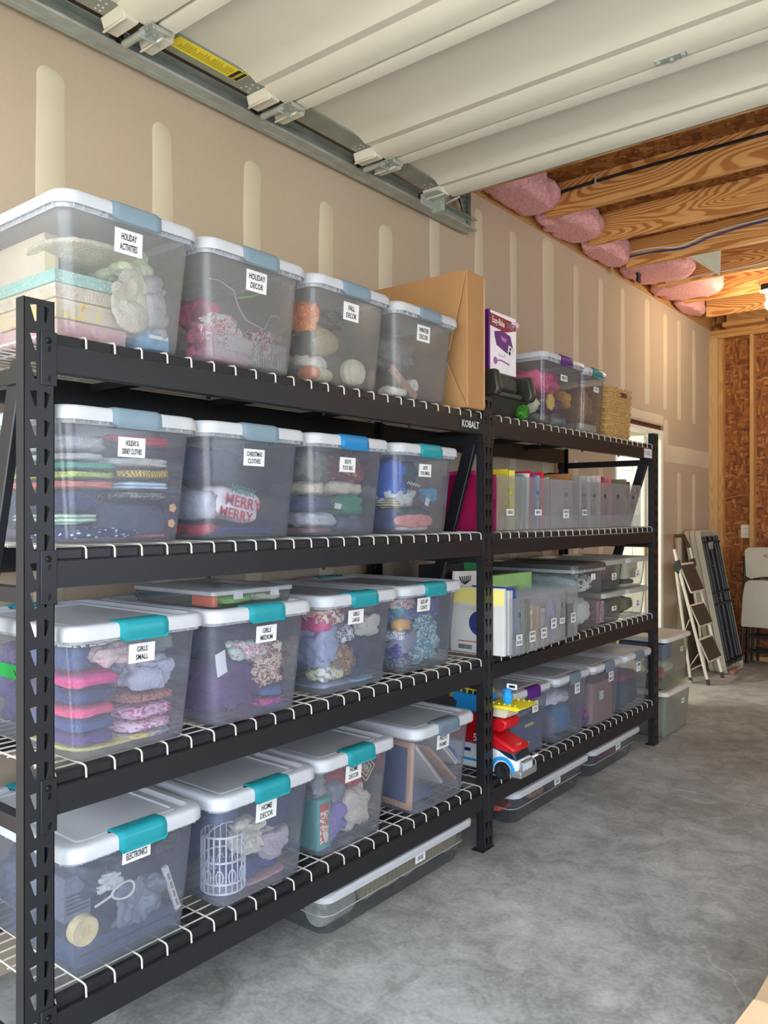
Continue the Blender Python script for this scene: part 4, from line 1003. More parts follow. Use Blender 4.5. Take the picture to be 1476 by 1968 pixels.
        R_ = .062; cx = xf-R_-.002; yc = cy-.142+.064; mb = MB()
        for k in range(22):
            a = 2*PI*k/22; p = Vector((math.cos(a)*R_, math.sin(a)*R_, 0)); mb.tube([Vector((cx, yc, zb+z0+.004))+p, Vector((cx, yc, zb+z1-.02))+p], .0022, 5)
        for z in (z0+.004, z0+.03, (z0+z1)/2, z1-.02):
            mb.tube([(cx+R_*math.cos(a), yc+R_*math.sin(a), zb+z) for a in [2*PI*k/32 for k in range(33)]], .003, 6)
        for k in range(11):
            a = 2*PI*(k+.5)/11; c_ = Vector((cx+R_*math.cos(a), yc+R_*math.sin(a), zb+z0+.05)); tg = Vector((-math.sin(a), math.cos(a), 0))
            mb.tube([c_+tg*.010*math.cos(t)+Vector((0, 0, .02*math.sin(t))) for t in [2*PI*i/12 for i in range(13)]], .0018, 5)
        o = mb.build(nm, mt, None, smooth=60, **kw)
        MB().lathe((cx, yc, zb+z0+.001), [(R_*.98, 0), (R_, .003), (.001, .004)], 24).build('base', mt, o, smooth=40)
        MB().tube([(cx, yc-R_, zb+z1-.02), (cx, yc-R_*.6, zb+z1-.004), (cx, yc, zb+z1), (cx, yc+R_*.6, zb+z1-.004), (cx, yc+R_, zb+z1-.02)], .0025, 6).build('handle', mt, o, smooth=60)
# the deeper layers of each pile, behind what shows at the front
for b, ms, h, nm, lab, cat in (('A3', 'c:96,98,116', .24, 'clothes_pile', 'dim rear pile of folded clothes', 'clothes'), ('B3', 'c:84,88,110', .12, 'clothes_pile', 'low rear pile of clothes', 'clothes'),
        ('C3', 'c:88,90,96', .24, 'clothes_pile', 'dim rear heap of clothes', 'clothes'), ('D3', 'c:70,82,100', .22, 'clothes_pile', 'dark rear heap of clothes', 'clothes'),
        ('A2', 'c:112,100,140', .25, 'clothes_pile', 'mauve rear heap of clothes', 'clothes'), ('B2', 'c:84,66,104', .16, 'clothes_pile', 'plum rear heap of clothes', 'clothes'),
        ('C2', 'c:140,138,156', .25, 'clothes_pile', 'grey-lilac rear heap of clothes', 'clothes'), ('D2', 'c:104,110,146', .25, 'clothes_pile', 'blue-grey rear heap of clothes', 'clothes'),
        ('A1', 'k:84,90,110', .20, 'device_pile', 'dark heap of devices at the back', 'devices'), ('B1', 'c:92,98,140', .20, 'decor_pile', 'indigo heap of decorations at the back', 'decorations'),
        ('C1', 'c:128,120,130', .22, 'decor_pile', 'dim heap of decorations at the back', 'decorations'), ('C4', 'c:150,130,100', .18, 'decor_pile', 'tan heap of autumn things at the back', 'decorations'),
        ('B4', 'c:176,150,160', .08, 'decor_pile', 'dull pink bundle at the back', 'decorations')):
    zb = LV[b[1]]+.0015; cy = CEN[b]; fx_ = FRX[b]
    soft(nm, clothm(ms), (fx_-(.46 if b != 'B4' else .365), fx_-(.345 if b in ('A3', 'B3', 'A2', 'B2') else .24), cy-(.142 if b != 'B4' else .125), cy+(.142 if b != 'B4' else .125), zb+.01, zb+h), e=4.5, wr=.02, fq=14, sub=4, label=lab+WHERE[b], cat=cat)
# prints and tags on garments
def tagcard(loc, w_, h, rot, label, m=STICK, name='paper_tag', cat='tag', curl=.1):
    mb = MB(); vs = []; n = 6
    for k in range(n+1):
        t = k/n-.5
        for s in (-1, 1): vs.append((curl*h*(t*t)+.0, s*w_/2+t*h*.18, t*h))
    mb.add(vs+[(x-.0006, y, z) for x, y, z in vs], [(2*k, 2*k+1, 2*k+3, 2*k+2) for k in range(n)]+[(2*k+2*n+4, 2*k+2*n+2, 2*k+2*n+3, 2*k+2*n+5)[::1] for k in range(n)])
    o = mb.build(name, m, None, smooth=60, label=label, cat=cat); o.location = loc; o.rotation_euler = rot
    return o
tagcard((.633, 1.432, .775+.172), .036, .062, (math.radians(18), 0, 0), 'blank white receipt propped inside the GIRLS MEDIUM bin')
tagcard((.611, 2.43, 1.283+.117), .024, .030, (math.radians(-15), 0, 0), 'small white swing tag inside the BOYS TOO SMALL bin')
tagcard((.612, 1.932, 1.283+.098), .032, .018, (math.radians(-6), 0, 0), 'white hang tag on the jeans in the BOYS TOO BIG bin')
zg = MB(); zg.tube([(.6165, 2.30+k*.0085, 1.283+.185+(.006 if k % 2 else -.004)-k*.0012) for k in range(10)], .0022, 6)
zg.build('zigzag_emblem', STICK, None, smooth=60, label='white zigzag print on the bright blue shirt in the BOYS TOO SMALL bin', cat='print')
lettering('thin', bpy.data.objects['folded_shirt'], face_x(.6175, 1.118, 1.283+.246), .030, INK, 1.1, name='script_print')
for z, y in ((.088, 1.283), (.048, 1.279)):
    mb = MB(); mb.lathe((.6185, y, 1.283+z), [(.012, 0), (.012, .001)], 5, ax='x'); mb.build('heart_patch', mat('peach patch', (230, 176, 120), .7), bpy.data.objects['folded_sweater'])
# frames in the PHOTO FRAMES bin
WF = lumber('frame wood', 2, (170, 116, 78), (206, 160, 122), 0.)
def pframe(M, w_, h, th, m, inner, label, bar=.022):
    t = empty('framed_photo', (0, 0, 0), label, 'picture frame'); t.matrix_world = M
    WL[t.name] = Vector((0, 0, 0))
    for a in ((-w_/2, w_/2, h/2-bar, h/2), (-w_/2, w_/2, -h/2, -h/2+bar), (-w_/2, -w_/2+bar, -h/2+bar, h/2-bar), (w_/2-bar, w_/2, -h/2+bar, h/2-bar)):
        MB().box(a[0], a[1], -th/2, th/2, a[2], a[3]).build('frame_rail', m, t, bevel=.002)
    MB().box(-w_/2+bar, w_/2-bar, -.002, .003, -h/2+bar, h/2-bar).build('backing_board', inner, t)
    return t
NB = mat('navy backing board', (52, 66, 110), .7)
z1 = .266
f1 = pframe(Matrix.Translation((.47, 2.352, z1+.135)) @ Matrix.Rotation(math.radians(3), 4, 'Y'), .26, .25, .016, WF, NB, 'wood frame with a navy back against the near side of the PHOTO FRAMES bin')
MB().box(-.06, -.02, -.0042, -.0022, .03, .085).build('sticker', STICK, f1)
f2 = pframe(Matrix.Translation((.545, 2.475, z1+.115)) @ Matrix.Rotation(math.radians(-42), 4, 'X') @ Matrix.Rotation(PI/2, 4, 'Z') @ Matrix.Rotation(0, 4, 'Y'), .02, .02, .01, WHITE, NB, 'x') if False else None
def stick(a, b, w_, th, m, name, label, cat, parent=None):
    a, b = Vector(a), Vector(b); d = (b-a).normalized(); n = d.cross(Vector((1, 0, 0))).normalized()*w_/2; t = Vector((-th, 0, 0))
    return MB().hexa([a-n+t, a-n, b-n, b-n+t], [a+n+t, a+n, b+n, b+n+t]).build(name, m, parent, bevel=.0015, label=label, cat=cat)
for k, (a, b, w_, m, lab) in enumerate([
    ((.60, 2.375, .50), (.60, 2.545, .325), .014, mat('pale frame', (214, 200, 184), .5), 'pale wooden frame edge slanting lowest in the PHOTO FRAMES bin'),
    ((.62, 2.43, .487), (.62, 2.61, .325), .012, WF, 'thin wooden frame slanting in the middle of the PHOTO FRAMES bin'),
    ((.615, 2.485, .515), (.615, 2.625, .385), .020, mat('white frame', (226, 224, 220), .45), 'ornate white frame slanting highest in the PHOTO FRAMES bin')]):
    o = stick(a, b, w_, .22, m, 'framed_photo', lab, 'picture frame')
    stick((a[0]+.002, a[1]+.01, a[2]-.008), (b[0]+.002, b[1]-.01, b[2]+.010), w_*.35, .002, mat('frame bead', (186, 170, 150), .5), 'bead', None, None, o)
soft('framed_print_wrap', clothm('c:70,80,124'), (.36, .58, 2.36, 2.56, z1+.008, z1+.045), e=4, wr=.003, label='navy cloth wrap under the leaning frames', cat='cloth')
# clear inner basket in the HOLIDAY DECOR bin
bk = MB(); x0, x1, y0, y1, zz = .24, .602, 1.418, 1.688, 1.781
def outline(y0, y1): return [(y0, 0), (y1, 0), (y1+.004, .15), (y1-.02, .165), (y1-.045, .16), (y1-.07, .115), (y0+.13, .13), (y0+.10, .165), (y0+.085, .205), (y0+.03, .222), (y0-.004, .218)]
hole = lambda y: [(y-.022, .150), (y-.02, .142), (y+.02, .142), (y+.024, .150), (y+.02, .160), (y-.02, .160)]
def wallp(xp):
    out = outline(y0, y1); hs = [[(a, b-.014) for a, b in hole(y1-.04)], [(a, b+.03) for a, b in hole(y0+.045)]]
    tri = tessellate_polygon([[Vector((*p, 0)) for p in out]]+[[Vector((*p, 0)) for p in h] for h in hs]); pts = out+hs[0]+hs[1]
    bk.add([(xp, a, zz+b) for a, b in pts], [tuple(t) for t in tri])
    return out
ot = wallp(x1); wallp(x0)
bk.add([(x1, y0, zz), (x1, y0-.004, zz+.218), (x0, y0-.004, zz+.218), (x0, y0, zz), (x1, y1, zz), (x1, y1+.004, zz+.15), (x0, y1+.004, zz+.15), (x0, y1, zz)], [(0, 1, 2, 3), (7, 6, 5, 4), (0, 3, 7, 4)])
bo = bk.build('clear_basket', BINC, None, label='clear scoop basket nested inside the HOLIDAY DECOR bin', cat='basket')
MB().tube([(x1+.001, a, zz+b) for a, b in ot[2:]], .0022, 6).build('rolled_rim', BINR, bo, smooth=60)
rb = MB()
for k in range(42): rb.box(x1, x1+.0014, y0+.004+k*.0069, y0+.0058+k*.0069, zz+.004, zz+.078)
rb.build('rib', BINR, bo)
# boxes behind the sack in the first top bin
o = MB().box(.16, .475, 1.012, 1.05, 1.914, 2.045).build('game_box', mat('cream game box', (206, 190, 166), .6), None, bevel=.002, label='tall cream box against the near wall of the HOLIDAY ACTIVITIES bin', cat='box')
MB().box(.472, .4756, 1.012, 1.04, 1.93, 2.03).build('end_print', mat('pale yellow end', (244, 226, 176), .6), o)
o = MB().box(.16, .40, 1.012, 1.06, 1.781, 1.911).build('game_box', clothm('p:blot:150,190,214:226,170,180:236,226,230:24'), None, bevel=.002, label='blue and pink picture box under the tall cream box', cat='box')
MB().box(.17, .39, 1.0105, 1.012, 1.79, 1.84).build('picture_strip', clothm('p:blot:240,236,236:216,120,140:150,190,214:60'), o)
# slim case on the GIRLS MEDIUM lid
c_ = empty('pencil_case', (.5, 1.58, 1.0935), 'slim clear hinged case lying on the GIRLS MEDIUM lid', 'case', rz=math.radians(0))
MB().loft([rrect(.24, .60, 1.432, 1.728, .012, 1.095, 3), rrect(.236, .604, 1.428, 1.732, .012, 1.128, 3)], True, False).build('case_tray', BINC, c_, smooth=40)
MB().loft([rrect(.232, .608, 1.424, 1.736, .012, 1.1285, 3), rrect(.232, .608, 1.424, 1.736, .012, 1.139, 3), rrect(.236, .604, 1.428, 1.732, .012, 1.1415, 3)], False, True).build('lid', BINR, c_, smooth=40)
MB().box(.605, .611, 1.50, 1.53, 1.115, 1.136).build('clasp', BINR, c_); MB().box(.605, .611, 1.64, 1.67, 1.115, 1.136).build('clasp', BINR, c_)
MB().box(.5, .595, 1.436, 1.452, 1.0965, 1.125).build('eraser', mat('salmon eraser', (226, 110, 84), .5), None, bevel=.002, label='salmon eraser at the end of the slim clear case', cat='eraser')
soft('paper_strip', clothm('c:160,204,110'), (.45, .596, 1.47, 1.60, 1.0965, 1.122), e=4, wr=.003, sub=3, label='lime green paper in the slim clear case', cat='paper')
soft('paper_strip', clothm('c:230,226,200'), (.45, .596, 1.605, 1.715, 1.0965, 1.124), e=4, wr=.004, sub=3, label='cream slips in the slim clear case', cat='paper')
# green tape on the near side of the GIRLS SMALL bin
tp_ = MB().box(.30, .455, 1.160-.176-.0035, 1.160-.176-.0025, .775+.17, .775+.205)
tp_ = tp_.build('tape_strip', mat('green tape', (26, 160, 70), .5), None, label='bright green tape strip on the side of the GIRLS SMALL bin', cat='tape')
MB().tube([(.39, 1.160-.180, .967), (.40, 1.160-.180, .955), (.405, 1.160-.180, .972), (.415, 1.160-.180, .958)], .0015, 5).build('scribble', INK, tp_)

# ------------------------------------------------------------------ top shelf, between and beyond
TB = {k: v+.0015 for k, v in LV.items()}
def carton():
    t = empty('cardboard_box', (.3, 2.76, TB['4']), 'tall brown cardboard carton with a bulging open end flap', 'box')
    x1, x0 = .661, .10; y0, y1 = 2.625, 2.7565; z0, z1 = TB['4'], 2.302
    mb = MB(); mb.hexa([(x0, y0, z0), (x1, y0+.004, z0), (x1, y1, z0), (x0, y1, z0)], [(x0, y0, z1-.01), (x1, y0, z1), (x1, y1, z1), (x0, y1, z1-.01)])
    mb.build('carton', CARD, t, bevel=.004, seg=3)
    # near side: two closing flaps that do not quite meet
    f = MB(); f.hexa([(x0+.02, y0-.030, 2.01), (x1-.07, y0-.026, 1.99), (x1-.066, y0-.022, 1.99), (x0+.02, y0-.026, 2.01)], [(x0+.02, y0-.006, z1-.004), (x1, y0-.004, z1), (x1, y0-.0005, z1), (x0+.02, y0-.001, z1-.004)])
    f.build('upper_flap', CARD, t, bevel=.001)
    f = MB(); f.hexa([(x0+.02, y0-.006, z0), (x1, y0-.005, z0+.001), (x1, y0-.001, z0+.001), (x0+.02, y0-.001, z0)], [(x0+.02, y0-.035, 1.955), (x1-.085, y0-.030, 1.965), (x1-.083, y0-.026, 1.965), (x0+.02, y0-.031, 1.955)])
    f.build('lower_flap', CARD, t, bevel=.001)
    MB().box(x1, x1+.0006, y1-.010, y1-.001, z0+.01, z1-.006).build('tape', mat('glossy tape', (206, 160, 112), .2), t)
carton()
# toy oven box
t = empty('toy_oven_box', (.5, 3.0, 1.955), 'white and purple toy oven box standing on the black booster seat', 'box')
X1 = .60; yy0, yy1 = 2.885, 3.118; zb_, zt_ = 1.957, 2.212
PV = mat('deep purple print', (84, 24, 112), .4)
MB().box(X1-.15, X1, yy0, yy1, zb_, zt_).build('carton', mat('gloss white card', (238, 230, 234), .35), t, bevel=.002)
q = MB(); q.box(X1-.15, X1+.0006, yy0-.0008, yy0+.001, zb_, zt_); q.box(X1-.002, X1+.0008, yy0, yy0+.012, zb_, zt_); q.build('side_print', PV, t)
q = MB()
for k in range(4): q.lathe((X1-.04, yy0-.0008, zb_+.04+k*.055), [(.012, 0), (.012, -.0008)], 12, ax='y')
q.build('polka_dot', mat('lilac dot', (206, 170, 214), .4), t)
q = MB(); q.prism([(yy0+.012, zt_-.012), (yy1-.005, zt_-.022), (yy1-.005, zt_-.055), (yy0+.14, zt_-.075), (yy0+.012, zt_-.065)], X1, X1+.0012, 'x')
bn = q.build('title_band', mat('dark red print', (130, 22, 40), .4), t)
lettering('Easy-Bake', bn, face_x(X1+.0016, yy0+.078, zt_-.041) @ Matrix.Rotation(math.radians(-4), 4, 'Z'), .038, STICK, .68)
lettering('OVEN', bn, face_x(X1+.0016, yy0+.178, zt_-.045) @ Matrix.Rotation(math.radians(-4), 4, 'Z'), .034, mat('grey lilac print', (150, 120, 150), .4), .72)
q = MB(); q.prism([(yy0+.045, zt_-.085), (yy0+.11, zt_-.072), (yy0+.18, zt_-.085), (yy0+.205, zt_-.14), (yy0+.195, zt_-.175), (yy0+.12, zt_-.155), (yy0+.065, zt_-.14), (yy0+.05, zt_-.105)], X1, X1+.0012, 'x')
ov = q.build('printed_oven', PV, t)
q = MB(); q.prism([(yy0+.1, zt_-.095), (yy0+.15, zt_-.105), (yy0+.135, zt_-.12), (yy0+.105, zt_-.112)], X1+.0012, X1+.0017, 'x'); q.build('highlight', mat('violet print', (170, 110, 190), .3), ov)
q = MB(); q.prism([(yy0+.165, zt_-.125), (yy0+.20, zt_-.135), (yy0+.198, zt_-.178), (yy0+.155, zt_-.165)], X1+.0012, X1+.0017, 'x'); pn = q.build('panel', STICK, ov)
q = MB(); q.lathe((X1+.0017, yy0+.178, zt_-.142), [(.007, 0), (.007, .0006)], 12, ax='x'); q.lathe((X1+.0017, yy0+.172, zt_-.160), [(.009, 0), (.009, .0006)], 12, ax='x'); q.build('knob', INK, pn)
q = MB(); q.tube([(X1+.0006, yy0+.06, zb_+.05), (X1+.0006, yy0+.1, zb_+.055), (X1+.0006, yy0+.17, zb_+.045)], .0035, 5); q.lathe((X1, yy0+.055, zb_+.048), [(.016, 0), (.016, .001)], 14, ax='x'); q.build('printed_spoon', mat('mauve print', (150, 100, 160), .4), t)
q = MB(); q.tube([(X1+.0006, yy0+.085, zb_+.085), (X1+.0006, yy0+.085, zb_+.075), (X1+.0006, yy0+.13, zb_+.072), (X1+.0006, yy0+.13, zb_+.085)], .0015, 5); q.build('printed_pan', mat('grey print b', (160, 150, 160), .5), t)
soft('box_flap_wrap', mat('crumpled pink card', (226, 196, 214), .5), (X1-.06, X1+.008, yy1-.06, yy1+.035, zt_-.05, zt_-.006), t, e=3, wr=.006, sub=3)
# booster seat
t = empty('booster_seat', (.45, 3.0, TB['4']), 'black plastic car booster seat under the toy oven box', 'seat')
BK = mat('black moulded plastic', (44, 44, 40), .4, var=.1, bmp=.05, bs=300)
SF = mat('soft black seat pad', (66, 64, 56), .7)
b_ = MB(); b_.loft([rrect(.28, .60, 2.86, 3.14, .03, TB['4'], 4), rrect(.25, .62, 2.85, 3.16, .03, TB['4']+.05, 4), rrect(.24, .64, 2.85, 3.18, .02, TB['4']+.075, 4)]); b_.build('base', BK, t, smooth=40)
for ya, yb in ((2.845, 2.885), (3.13, 3.175)):
    a = MB(); a.prism([(.30, TB['4']+.075), (.66, TB['4']+.075), (.675, TB['4']+.10), (.655, TB['4']+.185), (.36, TB['4']+.185), (.30, TB['4']+.12)], ya, yb, 'y'); a.build('armrest', BK, t, bevel=.012, seg=3)
soft('cushion', SF, (.34, .655, 2.888, 3.128, TB['4']+.076, TB['4']+.105), t, e=5, wr=.003, fq=8, sub=3)
soft('backrest', SF, (.44, .625, 2.895, 3.122, TB['4']+.106, TB['4']+.180), t, e=5, wr=.003, fq=8, sub=4)
# green melon-like ball toy
b_ = MB(); rr = .034; c_ = Vector((.625, 3.125, TB['4']+rr)); rings = []
b_.lathe(c_, [(max(.001, rr*math.cos(a)), rr*math.sin(a)) for a in [-PI/2+PI*k/10 for k in range(11)]], 20)
o = b_.build('ball', clothm('p:blot:56,116,34:36,92,26:96,140,60:40'), None, smooth=60, label='small shiny green ball tucked under the booster seat', cat='ball')
# a folding of totes on the second rack
def stote(key, x, yc, z, W, D, H, latch, label, text, st, body=None, lidm=None, taper=.022, group=None, latches=True, rim=True, name='storage_tote', cat='storage bin'):
    r = empty(name, (x, yc, z), label, cat, group)
    hb, ht = W/2-taper, W/2
    def ring(f, zz, g=0.): hw = hb+(ht-hb)*f+g; return rrect(x-D-g, x+.014*f+g, yc-hw, yc+hw, min(.022, hw*.5), zz, 4)
    mb = MB(); mb.loft([ring(0, z, -.012), ring(0, z+.003, -.004), ring(.04, z+.012)]+[ring(t_, z+H*t_*.88) for t_ in (.1, .4, .7, 1)], True, False); mb.build('tub', body or BINC, r, smooth=50)
    zt = z+H*.88
    if rim:
        mb = MB(); mb.loft([ring(1, zt), ring(1, zt-.002, .007), ring(1, z+H*.95, .008)], False, False); rm = mb.build('rim', BINR, r, smooth=30)
        mb = MB()
        for k in range(9):
            yy = yc-ht+.015+k*(2*ht-.03)/8
            if abs(yy-yc) > .05: mb.box(x+.014+.006, x+.014+.012, yy-.001, yy+.001, zt, z+H*.94)
        mb.build('rib', BINR, rm)
    def lr(g, zz): return rrect(x-D-.02+g, x+.030-g, yc-ht-.014+g, yc+ht+.014-g, max(.008, .035-g*.5), zz, 6)
    a = z+H
    mb = MB(); mb.loft([lr(.003, a-.024), lr(0, a-.027), lr(0, a-.010), lr(.004, a-.003), lr(.012, a), lr(.026, a), lr(.032, a-.006), lr(.05, a-.006), lr(.054, a-.003), lr(.064, a-.003), lr(.068, a-.008)], False, True)
    mb.build('lid', lidm or LIDM, r, smooth=35)
    if latch:
        yw = min(.06, ht*.45)
        for s_, xx in ((1, x+.030), (-1, x-D-.02)):
            P = [(-.022, .001), (-.018, .004), (-.006, .0035), (.002, -.003), (.004, -.012), (.004, -.036), (.002, -.042), (.006, -.047), (.002, -.048), (-.001, -.042), (.001, -.012), (-.002, -.005), (-.008, 0)]
            mb = MB(); mb.prism([(xx+s_*u, a+w_) for u, w_ in P], yc-yw, yc+yw, 'y'); mb.build('latch', latch, r, bevel=.0015)
    if text:
        tt, sy, sz, sw, sh = st[0] if False else (text, *st)
        pts = []; mb = MB(); xf = x+.014*(sz/(H*.88))+.0015
        mb.box(xf, xf+.0008, yc+sy-sw/2, yc+sy+sw/2, z+sz-sh/2, z+sz+sh/2); s2 = mb.build('sticker', STICK, r)
        L_ = text.split('/'); n = max(len(q) for q in L_); s_ = sh*(.42 if len(L_) > 1 else .72)
        lettering('\n'.join(L_), s2, face_x(xf+.0012, yc+sy, z+sz), s_, sx=min(.66, sw*.82/(n*.62*s_)), line=1.05)
    return r
def inside(name, ms, B, label, cat, kind='lump', **kw):
    m = clothm(ms) if isinstance(ms, str) else ms
    if kind == 'box': return MB().box(*B).build(name, m, None, bevel=.002, label=label, cat=cat)
    if kind == 'fold': return soft(name, m, B, e=5.5, wr=.004, fq=18, layers=max(2, round((B[5]-B[4])/.015)), sub=3, label=label, cat=cat)
    return soft(name, m, B, e=kw.get('e', 3.2), wr=kw.get('wr', .008), fq=24, sub=kw.get('sub', 3), label=label, cat=cat)
z = TB['4']
stote('x', .615, 3.525, z, .41, .46, .335, PURP, 'clear tote with a purple latch full of dress-up clothes', 'DRESS UP', (.005, .235, .07, .028), BINC)
inside('tutu', 'c:236,110,150', (.33, .60, 3.36, 3.62, z+.15, z+.285), 'hot pink net tutu at the top of the DRESS UP bin', 'tutu', sub=4, wr=.014)
inside('paper_roll', 'c:236,226,196', (.36, .57, 3.34, 3.44, z+.06, z+.15), 'cream roll in the near corner of the DRESS UP bin', 'roll')
b_ = MB(); b_.prism([(3.445+.042*math.cos(a)*(1 if k % 2 else .82), z+.115+.042*math.sin(a)*(1 if k % 2 else .82)) for k, a in [(k, 2*PI*k/14) for k in range(14)]], .594, .604, 'x'); b_.build('felt_star', mat('soft yellow felt', (240, 200, 96), .8), None, bevel=.002, label='yellow felt flower in the near half of the DRESS UP bin', cat='decoration')
inside('costume_cloth', 'c:110,60,110', (.45, .60, 3.50, 3.62, z+.07, z+.145), 'purple costume cloth in the DRESS UP bin', 'cloth')
inside('costume_cloth', 'c:226,170,90', (.5, .60, 3.625, 3.695, z+.10, z+.20), 'orange costume cloth in the DRESS UP bin', 'cloth')
inside('costume_cloth', 'c:120,112,110', (.4, .59, 3.37, 3.52, z+.006, z+.068), 'grey hat brim on the bottom of the DRESS UP bin', 'cloth')
inside('foil_bag', 'bag:200,214,226', (.42, .595, 3.53, 3.67, z+.006, z+.068), 'silver foil bag at the bottom of the DRESS UP bin', 'bag')
# tall canister
stote('x', .612, 3.885, z, .25, .22, .325, GREENT, 'tall clear canister with a teal latch holding brown pods', 'NUTS', (.02, .225, .06, .026), BINC, taper=.012, name='cereal_canister', cat='canister')
for k, (ya, yb) in enumerate(((3.80, 3.845), (3.85, 3.90), (3.905, 3.95))):
    inside('seed_pod', 'c:176,130,96', (.45, .60, ya, yb, z+.06, z+.06+(.16, .19, .15)[k]), ('leftmost', 'tallest', 'shortest')[k]+' brown dried pod in the tall canister', 'pod', e=2.3)
MB().box(.44, .595, 3.785, 3.985, z+.008, z+.05).build('sand_fill', mat('pale sand', (190, 176, 158), .9), None, bevel=.01, label='pale sand filling the foot of the tall canister', cat='sand')
# wicker basket with woven stakes and weavers
def basket(x0, x1, y0, y1, z0, z1):
    t = empty('wicker_basket', ((x0+x1)/2, (y0+y1)/2, z0), 'square tan wicker basket at the far end of the top shelf', 'basket')
    rows = 17; per = []; r = .014
    base = rrect(x0, x1, y0, y1, r, 0, 3)
    # resample outline evenly
    pts = base+[base[0]]; L_ = [0]
    for a, b in zip(pts, pts[1:]): L_.append(L_[-1]+(b-a).length)
    N = 88; out = []
    for k in range(N):
        d = L_[-1]*k/N; i = max(j for j in range(len(L_)) if L_[j] <= d); i = min(i, len(pts)-2)
        f = (d-L_[i])/max(1e-9, L_[i+1]-L_[i]); out.append(pts[i].lerp(pts[i+1], f))
    c = Vector(((x0+x1)/2, (y0+y1)/2, 0))
    mb = MB(); h = (z1-z0-.012)/rows
    for j in range(rows):
        ring = []
        for k, p in enumerate(out):
            f = 1+.07*j/rows; n = (p-c).normalized(); w_ = .0036*(1 if (k//2+j) % 2 else -1)
            ring.append(c+(p-c)*f+n*w_+Vector((0, 0, z0+h*(j+.5))))
        ring.append(ring[0]); mb.tube(ring, h*.52, 4, caps=False)
    mb.build('woven_wall', WICK, t, smooth=60)
    mb = MB()
    for k in range(0, N, 4):
        p = out[k]; mb.tube([c+(p-c)+Vector((0, 0, z0)), c+(p-c)*1.07+Vector((0, 0, z1-.01))], .0026, 5)
    mb.build('stake', WICK, t, smooth=60)
    mb = MB()
    for ph in (0, PI):
        ring = []
        for k in range(N*2+1):
            p = out[(k//2) % N].lerp(out[(k//2+1) % N], (k % 2)/2); n = (p-c).normalized(); a = k*.55+ph
            ring.append(c+(p-c)*1.085+n*.005*math.cos(a)+Vector((0, 0, z1-.007+.005*math.sin(a))))
        mb.tube(ring, .0045, 5)
    mb.build('braided_rim', WICK, t, smooth=60)
    MB().box(x0+.004, x1-.004, y0+.004, y1-.004, z0+.001, z0+.006).build('base', WICK, t)
basket(.35, .60, 4.105, 4.41, TB['4'], 2.045)
q = MB(); q.box(.602+.010, .602+.016, 4.255, 4.33, 2.0, 2.022); 
q.build('handle_gap', mat('dark red cloth', (96, 24, 36), .8), bpy.data.objects['wicker_basket'])
inside('photo_album', mat('maroon cover', (104, 32, 28), .6), (.38, .57, 4.13, 4.37, 2.0, 2.052), 'maroon album lying in the top of the wicker basket', 'album', 'box')

# ------------------------------------------------------------------ second shelf: magazine files
def mfile(x, y0, y1, z, H, D, m, label, text, group, sy=0., sz=.085, hole=True, low=True, sw=.05, sh=.026):
    t = empty('magazine_file', (x, (y0+y1)/2, z), label, 'magazine file', group)
    w_ = y1-y0; mb = MB(); yc = (y0+y1)/2; hz = H*.70
    hw = min(.024, w_*.22); out = [(y0, z), (y1, z), (y1+.002, z+H), (y0-.002, z+H)]
    hs = [[(yc-hw, z+hz), (yc-hw+.006, z+hz-.011), (yc+hw-.006, z+hz-.011), (yc+hw, z+hz), (yc+hw-.006, z+hz+.011), (yc-hw+.006, z+hz+.011)]]
    for k in range(4):
        u = yc+(k-1.5)*min(.014, w_*.14); hs.append([(u-.002, z+H*.40), (u+.002, z+H*.40), (u+.002, z+H*.56), (u-.002, z+H*.56)])
    for xx in (x,):
        tri = tessellate_polygon([[Vector((*p, 0)) for p in out]]+[[Vector((*p, 0)) for p in h] for h in hs]); pts = out+[p for h in hs for p in h]
        for dx in (0, -.0016): mb.add([(xx+dx, a, b) for a, b in pts], [tuple(q) for q in tri])
    for yy, yt in ((y0, y0-.002), (y1, y1+.002)):
        mb.add([(x, yy, z), (x-D, yy, z), (x-D, yt, z+H), (x-.08, yt, z+H), (x, yt, z+H)], [(0, 1, 2, 3, 4)])
    mb.box(x-D, x, y0, y1, z, z+.0015); mb.box(x-D-.0015, x-D, y0, y1, z, z+H)
    b = mb.build('file_body', m, t)
    q = MB()
    n = int(w_/.0072)
    for k in range(n): q.box(x, x+.001, y0+.003+k*.0072, y0+.005+k*.0072, z+.003, z+H*.27)
    q.box(x-.001, x+.0015, y0, y1, z+H*.27, z+H*.275)
    e = [(x+.0008, yc+a, z+b_) for a, b_ in ((-hw, hz), (-hw+.006, hz-.012), (hw-.006, hz-.012), (hw, hz), (hw-.006, hz+.012), (-hw+.006, hz+.012), (-hw, hz))]
    q.tube(e, .0016, 5)
    q.build('rib', FILEM if m != PINKF else PINKF, t)
    if text:
        s2 = MB().box(x+.002, x+.0028, yc+sy-sw/2, yc+sy+sw/2, z+sz-sh/2, z+sz+sh/2).build('sticker', STICK, t)
        L_ = text.split('/'); n = max(len(q_) for q_ in L_); s_ = sh*(.42 if len(L_) > 1 else .72)
        lettering('\n'.join(L_), s2, face_x(x+.0032, yc+sy, z+sz), s_, sx=min(.66, sw*.82/(n*.62*s_)), line=1.05)
    return t
